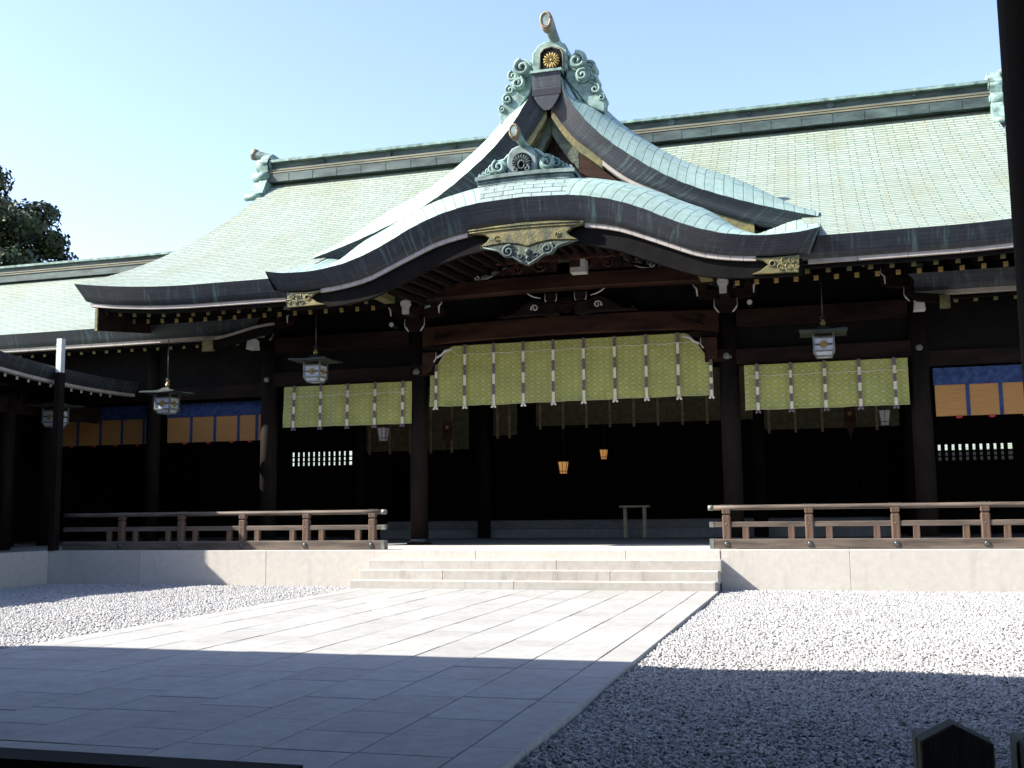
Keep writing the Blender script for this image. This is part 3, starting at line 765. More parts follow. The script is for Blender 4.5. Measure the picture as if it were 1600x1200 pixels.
# cream strip (open in the middle, where the gilded plate sits)
xsx = lin(1.28, 4.72, 14)
for sg in (-1, 1):
    b = MB()
    for x0, x1 in zip(xsx, xsx[1:]):
        xa, xb = sg*(x0+.004), sg*(x1-.004)
        b.prism([(xa, KB(xa)-.003), (xb, KB(xb)-.003), (xb, KB(xb)-.095), (xa, KB(xa)-.095)], KY+.23, KY+.5)
    b.build('front_gable_trim', M['cream'], hall)
b = MB()
xsx = lin(-5.6, 5.6, 60)
b.prism([(x, KB(x)-.097) for x in xsx] + [(x, KB(x)-.097-.36+.05*math.cos(x*1.2)) for x in xsx[::-1]], KY+.30, KY+.42)
b.build('front_gable_board', M['black'], hall)
b = MB()          # ceiling under the curve
xsx = lin(-4.4, 4.4, 48)
b.grid([[(x, y, KB(x)-.02 + .06*(y-KY)) for y in (KY+.42, 1.5, 4.0)] for x in xsx])
b.build('curved_ceiling', M['black'], hall)
src = None
for i, s_ in enumerate(lin(-3.6, 3.6, 26)):
    loc = Vector((s_, KY+.55, KB(s_)-.10))
    if src is None:
        b = MB(); b.bar(loc, loc+Vector((0, 3.4, .2)), .10, .12, 0, ends=1); src = b.build('curved_rafter', [M['wood'], M['gold_green']], hall, origin=loc)
    else:
        c = src.copy(); COL.objects.link(c); c.parent = hall; c.location = loc-WL[hall.name]
# gilded fittings at both feet of the curve
for sg in (-1, 1):
    b = MB(); P = [(4.62, 6.475), (5.05, 6.455), (5.55, 6.475), (5.52, 6.13), (4.62, 6.15), (4.80, 6.21), (4.95, 6.32), (4.86, 6.40)]
    b.prism([(sg*x, z) for x, z in P], KY+.225, KY+.30, bev=.012)
    b.tube([(sg*5.03+.055*math.cos(a), KY+.22, 6.33+.055*math.sin(a)) for a in lin(0, 2*math.pi, 14)], .018, 6)
    for k in range(5): b.spiral(sg*(5.17+.08*k), 6.25+.12*(k % 2), .07, KY+.225, 1.2, sg, 40*k, .012, 0, 1, 14)
    ff = b.build('gilded_fitting', M['gold_green'], hall)
    b = MB(); b.prism([(sg*5.03+.04*math.cos(a), 6.33+.04*math.sin(a)) for a in lin(0, 2*math.pi, 12)[:-1]], KY+.215, KY+.24); b.build('fitting_eye', M['black'], ff)
    b = MB(); b.box(min(sg*3.5, sg*3.75), max(sg*3.5, sg*3.75), 0.2, 1.2, 6.35, 6.50); b.build('purlin_end', M['gold_green'], hall)
# gilded plate and pendant in the middle
b = MB()
b.prism([(-1.26, 7.50), (-.6, 7.555), (0, 7.575), (.6, 7.56), (1.28, 7.50), (1.26, 7.44), (1.03, 7.38), (.92, 7.29), (1.0, 7.20), (1.15, 7.12), (.6, 7.15), (.3, 7.12), (.08, 7.05), (-.14, 7.12), (-.45, 7.16), (-.98, 7.12), (-.82, 7.22), (-.76, 7.30), (-.88, 7.38), (-1.15, 7.43)], KY+.12, KY+.22, bev=.02)
for z in (7.46, 7.52): b.tube([(x, KY+.11, z-.03*(x/1.2)**2) for x in lin(-1.2, 1.2, 14)], .014, 5)
for sg in (-1, 1): b.spiral(.06+sg*.66, 7.27, .07, KY+.12, 1.3, -sg, 20, .016, 0, 1, 14)
gp = b.build('gilded_plate', M['gold_green'], hall)
b = MB()
b.prism([(-1.0, 7.11), (-.7, 7.03), (-.52, 7.0), (-.42, 6.86), (-.25, 6.84), (-.08, 6.72), (.08, 6.64), (.24, 6.72), (.42, 6.84), (.6, 6.86), (.72, 6.99), (.9, 7.03), (1.15, 7.11), (.6, 7.14), (.3, 7.11), (.08, 7.04), (-.14, 7.11), (-.45, 7.15)], KY+.14, KY+.20, bev=.015)
b.build('pendant', M['apex'], gp)
b = MB()
for sg in (-1, 1):
    b.spiral(.08+sg*.42, 6.97, .14, KY+.12, 1.6, -sg, 60, .03, 0, 1.2)
    b.tube([(.08+sg*x, KY+.12, z) for x, z in ((0, 6.66), (.16, 6.74), (.34, 6.86), (.5, 6.88), (.64, 7.01), (.98, 7.10))], [.03, .03, .028, .03, .03, .012], 6)
    b.tube([(.08+sg*(.17+.05*math.cos(a)), KY+.12, 6.86+.05*math.sin(a)) for a in lin(0, 2*math.pi, 10)], .016, 5)
b.ball((.08, KY+.12, 6.94), .065); b.ball((.08, KY+.12, 6.80), .05)
b.build('pendant_scroll', M['ridge_dark'], gp)  # darker copper stands in for the shade under the fascia
# ornament on the crown of the curve
KO = .05
b = MB()
zb = 8.56
b.prism([(x, 8.45-.04*x*x) for x in lin(-1.1, 1.0, 12)] + [(x, 8.68-.03*x*x) for x in lin(-1.1, 1.0, 12)[::-1]], KO-.02, KO+.9)
b.prism([(x, 8.69-.03*x*x) for x in lin(-1.15, 1.05, 12)] + [(x, 8.77-.03*x*x) for x in lin(-1.15, 1.05, 12)[::-1]], KO-.08, KO+.9)
for z in (8.50, 8.57, 8.64): b.tube([(x, KO-.03, z-.035*x*x) for x in lin(-1.1, 1.0, 12)], .014, 5)
ko = b.build('gable_ornament', M['verdigris_dark'], hall)
b = MB()
b.prism([(-.44, 8.76), (-.46, 9.0), (-.43, 9.21), (-.34, 9.33), (-.2, 9.38), (0, 9.37), (.12, 9.31), (.22, 9.14), (.23, 8.95), (.2, 8.76)], KO, KO+.4, bev=.04)
b.build('ornament_body', M['verdigris_dark'], ko)
b = MB(); b.prism([(-.11+.215*math.cos(a), 8.99+.215*math.sin(a)) for a in lin(0, 2*math.pi, 20)[:-1]], KO-.012, KO+.03); b.build('fan_recess', M['black'], ko)
b = MB(); b.petals(-.11, 8.95, .21, KO-.012, 11, -15, 210, 0, .045, .35)
b.tube([(-.11+.07*math.cos(a), KO-.04, 8.93+.09*math.sin(a)) for a in lin(0, 2*math.pi, 12)], .022, 6)
for sg in (-1, 1): b.spiral(-.11+sg*.12, 8.83, .07, KO-.03, 1.1, -sg, 90, .03, 0, 1, 14)
b.build('fan_crest', M['ridge_dark'], ko)
for sg in (-1, 1):
    b = MB(); c0 = -.09
    b.volute(c0+sg*.53, 8.93, .15, KO-.02, .4, 1.5, -sg, 110)
    for k, (dx, z, r) in enumerate(((.70, 8.93, .10), (.80, 8.88, .08), (.90, 8.85, .06), (1.0, 8.82, .05))): b.volute(c0+sg*dx, z, r, KO+.1+.02*k, .3, 1.3, -sg, 100)
    b.tube([(c0+sg*x, KO+.12, z) for x, z in ((.22, 9.3), (.36, 9.2), (.44, 9.12), (.62, 9.08), (.74, 9.0))], [.03, .045, .04, .04, .02], 7)
    b.prism([(c0+sg*.3, 9.2), (c0+sg*.55, 9.05), (c0+sg*.8, 8.93), (c0+sg*1.08, 8.80), (c0+sg*1.08, 8.72), (c0+sg*.3, 8.74)], KO+.12, KO+.4)
    b.build('scroll', M['verdigris'], ko)
b = MB(); b.tube([(-.02, KO+.3, 9.26), (-.06, KO+.1, 9.36), (-.12, KO-.1, 9.46), (-.17, KO-.25, 9.58)], [.09, .085, .09, .10], 10); b.build('horn', M['verdigris'], ko)
ov2 = lambda r: [(-.185+r*.74*math.cos(a), 9.59+r*math.sin(a)*(1.0 if math.sin(a) > 0 else 1.25)) for a in lin(0, 2*math.pi, 20)[:-1]]
b = MB(); b.prism(ov2(.155), KO-.37, KO-.22, bev=.02); b.tube([(x, KO-.375, z) for x, z in ov2(.115)+[ov2(.115)[0]]], .022, 6); b.build('horn_tip', M['bronze'], ko)
b = MB(); b.prism(ov2(.09), KO-.385, KO-.34); b.build('horn_hollow', M['verdigris_dark'], ko)
#@@FRAME
# ---- timber frame of the front
CX = [(-8.22, .22), (-3.98, .225), (3.80, .225), (8.0, .22)]
for x, r in CX:
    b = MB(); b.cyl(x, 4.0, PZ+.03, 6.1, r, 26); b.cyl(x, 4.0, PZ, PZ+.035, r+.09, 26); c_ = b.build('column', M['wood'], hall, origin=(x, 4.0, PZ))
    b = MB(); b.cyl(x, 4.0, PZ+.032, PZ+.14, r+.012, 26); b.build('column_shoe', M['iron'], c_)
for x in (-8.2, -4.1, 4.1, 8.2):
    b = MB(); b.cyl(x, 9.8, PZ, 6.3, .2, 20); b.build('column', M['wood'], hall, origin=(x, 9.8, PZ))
# rainbow beam over the middle bay
def arch_beam(x0, x1, z0, z1, y0, y1, camber, drop=.0, n=24):
    top = [(x, z1 + camber*(1-((2*(x-x0)/(x1-x0)-1))**2)) for x in lin(x0, x1, n)]
    bot = [(x, z0 + camber*(1-((2*(x-x0)/(x1-x0)-1))**2) - drop*sstep(.86, 1, abs(2*(x-x0)/(x1-x0)-1))) for x in lin(x0, x1, n)]
    return MB().prism(top + bot[::-1], y0, y1, bev=.03)
b = arch_beam(-3.8, 3.62, 5.74, 6.22, 3.72, 4.18, .09, .06); rb = b.build('rainbow_beam', M['wood_red'], hall)
b = MB()
for sg, c0 in ((-1, -3.8), (1, 3.62)):
    for k in range(3): b.tube([(c0-sg*(.35+.5*t+.12*k), 3.715, 5.86+.05*k+.22*t*t+.05*math.sin(t*7)) for t in lin(0, 1, 10)], [.02*(1-.7*t) for t in lin(0, 1, 10)], 5)
    b.spiral(c0-sg*.42, 6.0, .11, 3.72, 1.3, sg, 0, .02, 0, 1, 16)
b.build('beam_carving', M['black'], rb)
b = MB(); b.box(-3.75, 3.57, 3.8, 4.1, 5.60, 5.725); b.build('lintel', M['wood'], hall)
b = arch_beam(-3.5, 3.5, 6.80, 7.18, 3.2, 3.55, .06); b.build('upper_beam', M['wood_red'], hall)
for x0, x1 in ((-8.0, -4.2), (4.02, 7.8)):
    b = MB(); b.box(x0, x1, 3.82, 4.12, 5.80, 6.19); b.build('head_beam', M['wood_h'], hall)
    b = MB(); b.box(x0-.28, x1+.28, 3.86, 4.08, 4.90, 5.26); tb = b.build('tie_beam', M['wood_h'], hall)
    b = MB()
    for x in (x0-.2, x1+.2): b.ball((x, 3.78, 5.08), .075, 8, 0, (1, .35, 1))
    b.build('beam_stud', M['iron_green'], tb)
    b = MB(); b.box(x0, x1, 4.0, 4.1, 5.26, 5.80); b.box(x0, x1, 4.05, 4.12, 6.19, 7.1); b.build('transom_panel', M['black'], hall)
b = MB(); b.prism([(x, 6.25) for x in (-3.8, 3.7)] + [(x, KB(x)+.1) for x in lin(3.7, -3.8, 30)], 3.95, 4.05); b.build('tympanum', M['black'], hall)
# carving between the beams under the curve
b = MB()
for sg in (-1, 1):
    b.prism([(sg*.15, 7.27), (sg*1.9, 7.24), (sg*1.55, 7.42), (sg*1.1, 7.62), (sg*.6, 7.74), (sg*.15, 7.6)], 3.3, 3.42, bev=.02)
    b.spiral(sg*.55, 7.48, .2, 3.27, 1.7, -sg, 100, .035); b.spiral(sg*1.1, 7.42, .13, 3.27, 1.5, -sg, 100, .03); b.spiral(sg*1.5, 7.36, .08, 3.27, 1.4, -sg, 100, .02)
b.build('gable_carving', M['carving'], hall)
b = MB()
for sg in (-1, 1):
    b.spiral(sg*2.15, 7.28, .085, 3.24, 1.2, -sg, 100, .018, 0, 1, 16)
    b.tube([(sg*x, 3.24, z) for x, z in ((1.75, 7.3), (1.9, 7.24), (2.1, 7.21), (2.35, 7.2))], [.012, .02, .018, .006], 6)
    b.spiral(sg*.95, 7.74, .05, 3.26, 1.1, -sg, 0, .014, 0, 1, 12)
b.build('white_carving_edge', M['white'], hall)
b = MB(); b.prism([(.42, 7.0), (.78, 7.0), (.78, 7.3), (.66, 7.3), (.66, 7.12), (.42, 7.12)], 2.2, 2.5); b.build('white_block', M['white'], hall)
# frog-leg strut
kz = 6.30
b = MB()
for sg in (-1, 1):
    b.prism([(sg*1.75, kz+.01), (sg*1.62, kz+.04), (sg*1.40, kz+.08), (sg*1.15, kz+.24), (sg*.95, kz+.37), (sg*.75, kz+.42), (sg*.62, kz+.36), (sg*.42, kz+.30), (sg*.2, kz+.30), (sg*.2, kz+.02), (sg*.4, kz-.04), (sg*.6, kz+.02), (sg*.8, kz+.02)], 3.55, 3.75, bev=.02)
    b.box(min(sg*.22, sg*.52), max(sg*.22, sg*.52), 3.50, 3.8, kz+.32, kz+.52)
    b.ball((sg*1.62, 3.6, kz+.08), .05)
fl = b.build('frog_leg_strut', M['wood'], hall)
b = MB(); b.petals(0, kz+.22, .21, 3.56, 16, 0, 360, 0, .03); b.build('wood_crest', M['wood_h'], fl)
b = MB()
for sg in (-1, 1):
    b.spiral(sg*.78, kz+.18, .10, 3.53, 1.3, sg, 200 if sg < 0 else -20, .022, 0, 1, 18)
    for xx in (.225, .515): b.tube([(sg*xx, 3.495, kz+.52), (sg*xx, 3.495, kz+.36), (sg*(xx+(.03 if xx < .4 else -.03)), 3.495, kz+.31)], .011, 5)
    b.tube([(sg*.62, 3.49, kz+.41), (sg*.78, 3.49, kz+.45), (sg*.90, 3.49, kz+.51), (sg*.98, 3.49, kz+.58)], [.012, .02, .02, .024], 5)
b.build('white_edge', M['white'], fl)
# brackets on the column heads
for i, (x, r) in enumerate(CX):
    z0 = 6.1
    b = MB()
    b.prism([(x-.15, z0+.02), (x+.15, z0+.02), (x+.26, z0+.16), (x+.26, z0+.36), (x-.26, z0+.36), (x-.26, z0+.16)], 3.68, 4.3)
    b.prism([(x-.75, z0+.5), (x-.6, z0+.40), (x-.3, z0+.365), (x+.3, z0+.365), (x+.6, z0+.40), (x+.75, z0+.5), (x+.75, z0+.6), (x-.75, z0+.6)], 3.75, 3.95)
    for dx in (-.56, 0, .56): b.prism([(x+dx-.1, z0+.6), (x+dx+.1, z0+.6), (x+dx+.17, z0+.70), (x+dx+.17, z0+.84), (x+dx-.17, z0+.84), (x+dx-.17, z0+.70)], 3.66, 4.0)
    b.box(x-1.0, x+1.0, 3.75, 3.95, z0+.84, z0+1.02)
    b.box(x-.11, x+.11, 3.1, 3.7, z0+.36, z0+.62)
    bk = b.build('bracket', M['wood_h'], hall)
    b = MB(); b.loft([[(x-.12, y, z0+.72), (x+.12, y, z0+.72), (x+.13, y, z0+.60), (x+.085, y, z0+.52), (x+.08, y, z0+.36), (x-.08, y, z0+.36), (x-.085, y, z0+.52), (x-.13, y, z0+.60)][::-1] for y in (3.02, 3.1)])
    b.box(x-.06, x+.08, 2.94, 3.0, z0+.64, z0+.70)
    b.build('bracket_nose', M['white'], bk)
    for sg in (-1, 1):
        for pth, rd in (([(x+sg*.265, 3.67, z0+.36), (x+sg*.265, 3.67, z0+.17), (x+sg*.22, 3.67, z0+.10), (x+sg*.16, 3.67, z0+.02)], [.012, .014, .024, .012]),
                        ([(x+sg*.735, 3.66, z0+.84), (x+sg*.735, 3.66, z0+.70), (x+sg*.66, 3.66, z0+.62), (x+sg*.65, 3.7, z0+.45)], [.01, .012, .028, .012]),
                        ([(x+sg*.80, 3.64, z0+.76), (x+sg*.90, 3.64, z0+.78), (x+sg*1.02, 3.64, z0+.85), (x+sg*1.14, 3.64, z0+.92)], [.014, .02, .022, .03])):
            MB().tube(pth, rd, 5).build('white_edge', M['white'], bk)
    if i in (1, 2):
        sg = -1 if i == 1 else 1; xx = x+sg*.56
        b = MB(); b.tube([(xx, 3.5, z0+.19), (xx, 4.0, z0+.19)], .06, 16); b.tube([(xx, 3.49, z0+.19), (xx, 3.5, z0+.19)], .06, 16, 1); b.build('beam_nose', [M['wood'], M['white']], hall)
    if i in (0, 3):
        sg = -1 if i == 0 else 1; xx = x - sg*.02
        b = MB(); b.loft([[(xx-.1-d, 2.9, zz), (xx+.1+d, 2.9, zz), (xx+.1+d, 3.2, zz), (xx-.1-d, 3.2, zz)] for zz, d in ((5.78, .02), (5.84, .01), (5.98, -.01), (6.1, .0))]); b.build('white_nose', M['white'], hall)
# corner bracket arms below the rainbow beam
for sg, c0 in ((-1, -3.75), (1, 3.57)):
    b = MB(); b.prism([(c0, 5.55), (c0-sg*.36, 5.55), (c0-sg*.36, 5.38), (c0-sg*.30, 5.30), (c0-sg*.22, 5.08), (c0, 5.02)], 3.60, 4.0, bev=.015); ab = b.build('corner_bracket', M['wood_red'], hall)
    b = MB(); b.tube([(c0-sg*.37, 3.6, 5.55), (c0-sg*.37, 3.6, 5.38), (c0-sg*.31, 3.6, 5.29)], [.012, .014, .02], 5)
    b.tube([(c0-sg*.40, 3.58, 5.40), (c0-sg*.52, 3.58, 5.46), (c0-sg*.62, 3.58, 5.56), (c0-sg*.80, 3.58, 5.60)], [.03, .03, .035, .025], 6)
    b.build('white_edge', M['white'], ab)
    b = MB(); b.box(c0-.3, c0+.3, 3.76, 3.9, 4.98, 5.26); b.ball((c0+sg*.2, 3.74, 5.1), .08, 8, 1, (1, .4, 1)); b.build('column_band', [M['wood_h'], M['iron_green']], hall)
# inside
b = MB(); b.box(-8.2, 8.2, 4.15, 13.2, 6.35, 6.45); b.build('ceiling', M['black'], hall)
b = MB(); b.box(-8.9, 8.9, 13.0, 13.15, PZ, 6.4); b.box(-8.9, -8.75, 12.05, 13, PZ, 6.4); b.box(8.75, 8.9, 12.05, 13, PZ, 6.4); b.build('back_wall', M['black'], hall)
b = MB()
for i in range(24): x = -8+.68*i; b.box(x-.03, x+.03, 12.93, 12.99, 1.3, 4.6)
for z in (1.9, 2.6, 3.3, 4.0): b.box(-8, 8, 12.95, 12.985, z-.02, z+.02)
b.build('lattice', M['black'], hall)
#@@CORRIDOR
# ------------------------------------------------------------------ corridor wings along the back
def lattice_window(parent, x0, x1, z0, z1, y, nv):
    b = MB()
    b.box(x0-.06, x1+.06, y-.05, y+.1, z1, z1+.08); b.box(x0-.06, x1+.06, y-.05, y+.1, z0-.08, z0); b.box(x0-.06, x0, y-.05, y+.1, z0, z1); b.box(x1, x1+.06, y-.05, y+.1, z0, z1)
    wf = b.build('window', M['black'], parent)
    b = MB()
    for x in lin(x0, x1, nv)[1:-1]: b.box(x-.055, x+.055, y-.03, y+.04, z0, z1)
    for z in (z0+(z1-z0)*.30, z0+(z1-z0)*.62): b.box(x0, x1, y-.045, y-.031, z-.02, z+.02)
    b.build('window_lattice', M['black'], wf)
def corridor(sg, label):
    root = empty('corridor_building', (sg*14, 8, PZ), label, 'corridor', 'corridors either side of the shrine hall')
    X0, X1 = 7.75, 26.0; ey, ez, ry, rz = 2.6, 6.52, 8.0, 9.45
    sx = lambda a, c: (min(sg*a, sg*c), max(sg*a, sg*c))
    zc = lambda y: ez + (rz-ez)*(.82*((y-ey)/(ry-ey)) + .18*((y-ey)/(ry-ey))**2)
    b = MB(); ys = lin(ey, ry, 10); xs_ = lin(X0, X1, 20)
    b.grid([[(sg*x, y, zc(y)) for x in xs_] for y in ys], [[(x, (y-ey)*1.14) for x in xs_] for y in ys], 0, True, sg < 0)
    b.grid([[(sg*x, 2*ry-y, zc(y)) for x in xs_] for y in ys], [[(x, (y-ey)*1.14) for x in xs_] for y in ys], 0, True, sg > 0)
    rf = b.build('roof', M['tiles'], root)
    b = MB(); xs_ = lin(X0+.12, X1, 20)
    b.grid([[(sg*(x-(.12 if i == 0 and v == 0 else 0)), ey+.14*v, ez-.36*v) for v in (0, .35, .7, 1)] + [(sg*x, ey+.7, ez-.3)] for i, x in enumerate(xs_)], [[(x, .36*v) for v in (0, .35, .7, 1, 1.6)] for x in xs_], 0, True, sg > 0)
    b.build('eave_fascia', M['fascia'], rf)
    b = MB(); x = X0+.14
    while x < X1-1: a, c = sx(x+.004, x+.996); b.box(a, c, ey+.17, ey+.5, ez-.455, ez-.365); x += 1
    b.build('eave_trim', M['cream'], rf)
    b = MB(); a, c = sx(X0+.1, X1); b.box(a, c, ey+.5, ey+.6, ez-.5, ez-.36); b.grid([[(a, ey+.3, ez-.5), (c, ey+.3, ez-.5)], [(a, 4.6, ez-.2), (c, 4.6, ez-.2)]]); b.build('soffit', M['black'], rf)
    b = MB(); a, c = sx(8.6, X1); b.box(a, c, ry-.35, ry+.35, rz-.1, rz+.12); b.box(a, c, ry-.26, ry+.26, rz+.12, rz+.38); b.build('ridge', M['ridge_dark'], rf)
    b = MB(); b.box(a, c, ry-.37, ry+.37, rz+.13, rz+.17); b.box(a, c, ry-.35, ry+.35, rz+.20, rz+.24); b.build('ridge_moulding', M['ridge_tan'], rf)
    b = MB(); b.prism([(ry-.36, rz+.38), (ry-.36, rz+.45), (ry, rz+.54), (ry+.36, rz+.45), (ry+.36, rz+.38)], a, c, axis='X'); b.build('ridge_cap', M['verdigris'], rf)
    # barge board end beside the hall
    b = MB(); tz = ez-.5
    P = [(sg*x, tz-.02+.30*sstep(9.3, 7.3, x)) for x in lin(9.35, 7.35, 12)] + [(sg*x, tz-.26+.34*sstep(9.3, 7.3, x)) for x in lin(7.35, 9.35, 12)]
    b.prism(P if sg < 0 else [(sg*8.6, tz-.2), (sg*8.6, tz-.02), (sg*7.7, tz+.1), (sg*7.9, tz-.1)], ey-.05, ey+.12); bb = b.build('end_board', M['black'], root)
    b = MB(); P = [(sg*x, tz+.03+.30*sstep(9.3, 7.3, x)) for x in lin(9.0, 7.35, 12)] + [(sg*x, tz-.03+.30*sstep(9.3, 7.3, x)) for x in lin(7.35, 9.0, 12)]
    b.prism(P, ey-.09, ey+.02)
    if sg < 0: b.build('end_board_edge', M['cream'], bb)
    b = MB(); a, c = sx(9.35 if sg < 0 else 8.35, 9.05 if sg < 0 else 8.55); b.box(a, c, ey-.1, ey+.02, tz-.30, tz-.02); b.build('end_fitting', M['gold_green'], bb)
    src = None
    for k in range(28):
        for nm, yy, zz, tip in (('flying_rafter', ey+.62, ez-.52, M['gold_green']),):
            loc = Vector((sg*(8.75+.40*k), yy, zz))
            if src is None:
                b = MB(); b.bar(loc, loc+Vector((0, 1.6, .3)), .09, .1, 0, ends=1); src = b.build(nm, [M['black'], tip], root, origin=loc)
            else: q = src.copy(); COL.objects.link(q); q.parent = root; q.location = loc-WL[root.name]
    for x in (11.75, 15.2, 18.7):
        b = MB(); b.cyl(sg*x, 4.0, PZ, 6.2, .19, 22); b.build('column', M['wood'], root, origin=(sg*x, 4.0, PZ))
    b = MB(); a, c = sx(8.2, 25); b.box(a, c, 3.9, 4.1, 4.66, 5.0); b.build('tie_beam', M['wood_h'], root)
    b = MB(); b.box(a, c, 3.95, 4.05, 5.0, 6.3); b.build('transom_panel', M['black'], root)
    b = MB(); b.box(a, c, 4.1, 12.1, 6.25, 6.32); b.build('ceiling', M['black'], root)
    b = MB(); a, c = sx(18.85, 19.0); b.box(a, c, 2.7, 12, 0, 6.3); b.build('end_wall', M['black'], root)
    wx0, wx1, wz0, wz1 = (9.45, 11.75, 3.18, 3.66) if sg < 0 else (8.85, 11.1, 2.84, 3.34)
    b = MB()
    for (p0, p1, q0, q1) in ((8.2, wx0, PZ, 6.3), (wx1, 25, PZ, 6.3), (wx0, wx1, PZ, wz0), (wx0, wx1, wz1, 6.3)):
        a, c = sx(p0, p1); b.box(a, c, 12.0, 12.12, q0, q1)
    b.build('back_wall', M['black'], root)
    a, c = sx(wx0, wx1); lattice_window(root, a, c, wz0, wz1, 12.0, 12)
    return root
corridor(-1, 'copper roofed corridor to the left of the shrine hall, its ridge below the evergreen tree')
corridor(1, 'copper roofed corridor to the right of the shrine hall, behind the foreground post')

# building behind, seen through the lattice windows
root = empty('rear_hall', (0, 30, 0), 'sunlit green roofed hall seen through the lattice windows', 'hall')
b = MB(); xs_ = lin(-32, 32, 10); b.grid([[(x, y, 3.75+(y-25)*.55) for x in xs_] for y in (25, 27, 29, 31)], [[(x, (y-25)*1.15) for x in xs_] for y in (25, 27, 29, 31)])
b.grid([[(x, y, 3.75+(37-y)*.55) for x in xs_] for y in (31, 33, 35, 37)]); b.build('roof', M['tiles'], root)
b = MB(); b.box(-32, 32, 25.02, 25.3, 3.4, 3.73); b.build('eave_fascia', M['fascia'], root)
b = MB(); b.box(-31, 31, 27, 35, 0, 3.9); b.build('wall', M['wood'], root)
#@@WING
# ------------------------------------------------------------------ left wing running towards the gate
wing = empty('side_wing', (-14, -4, PZ), 'dark side wing with upturned copper eave at the left edge of the courtyard', 'corridor')
def wing_roof(pts_edge, slope, rx, th):
    """eave edge given as points (x,y,z); roof rises towards -X up to x = rx"""
    b = MB(); rows = []; uvs = []
    for (x, y, z) in pts_edge:
        rows.append([(x+(rx-x)*t, y, z+slope*(x-rx)*(.5*t+.5*t*t)) for t in lin(0, 1, 6)]); uvs.append([(y, (x-rx)*t) for t in lin(0, 1, 6)])
    b.grid(rows, uvs, 0, True, True)
    b.grid([[(2*rx-q[0], q[1], q[2]) for q in r_] for r_ in rows], uvs, 0, True, False)
    rf = b.build('roof', M['tiles'], wing)
    b = MB(); b.grid([[(x, y, z), (x-.05, y, z-th*.5), (x-.13, y, z-th), (x-.6, y, z-th+.05)] for x, y, z in pts_edge], [[(y, 0), (y, th*.5), (y, th), (y, th+.4)] for x, y, z in pts_edge], 0, True, False)
    b.build('eave_fascia', M['fascia'], rf)
    b = MB()
    for (a, c) in zip(pts_edge, pts_edge[1:]): b.bar((a[0]-.2, a[1]+.004, a[2]-th-.05), (c[0]-.2, c[1]-.004, c[2]-th-.05), .12, .085)
    b.build('eave_trim', M['cream'], rf)
    b = MB(); b.grid([[(x-.1, y, z-th-.1), (x-3.2, y, z-th+.3)] for x, y, z in pts_edge]); b.build('soffit', M['black'], rf)
    # gable closing
    b = MB()
    for r_ in (rows[0], rows[-1]):
        b = MB(); P = [(q[0], q[2]-.03) for q in r_] + [(2*rx-q[0], q[2]-.03) for q in r_[::-1]]; b.prism(P, r_[0][1]+.05, r_[0][1]+.12)
        b.build('gable_wall', M['wood'], wing)
far = [(-11.8, y, 5.10+.05*(y-1.8)**2*.25) for y in lin(-1.85, 3.4, 8)]
wing_roof(far, .15, -16.2, .30)
near = [(-12.2-.24*(-2.0-y), y, 4.05) for y in lin(-10.4, -1.45, 8)]
wing_roof(near, .2, -17.5, .28)
src = None
for k in range(12):
    loc = Vector((-12.15, -1.55+.38*k, 4.70+.0125*(-1.55+.38*k-1.8)**2))
    if src is None:
        b = MB(); b.bar(loc, loc+Vector((-1.5, 0, .2)), .08, .09, 0, ends=1); src = b.build('rafter', [M['black'], M['white']], wing, origin=loc)
    else: q = src.copy(); COL.objects.link(q); q.parent = wing; q.location = loc-WL[wing.name]
b = MB(); b.box(-20, -12.2, -1.80, -1.74, 3.6, 5.0); b.build('sun_block_panel', M['black'], wing)  # unseen panel, added to stop sun slipping between the two wing roofs
for y in (-10, -6.6, -3.2, .4):
    b = MB(); b.cyl(-13.4, y, PZ, 4.6, .18, 20); b.build('column', M['wood'], wing, origin=(-13.4, y, PZ))
b = MB(); b.box(-13.5, -13.3, -12, 3.8, 4.1, 4.5); b.build('tie_beam', M['wood_h'], wing)
b = MB(); b.box(-16.1, -16, -12, 3.8, PZ, 5.2); b.build('back_wall', M['black'], wing)
cp = empty('corner_post', (-11.66, .06, PZ), 'slim post coloured dark for shade, topped by a pale copper downpipe at the left veranda corner', 'post')
b = MB(); b.cbox(-11.75, -11.57, -.03, .15, PZ, 4.98, .01); b.build('post', M['wood'], cp)  # dark wood puts shade into the colour below the lit pipe
b = MB(); b.box(-11.73, -11.59, -.01, .13, 4.98, 5.80); b.box(-11.735, -11.585, -.015, .135, 5.62, 5.66); b.build('downpipe', M['pale_metal'], cp)
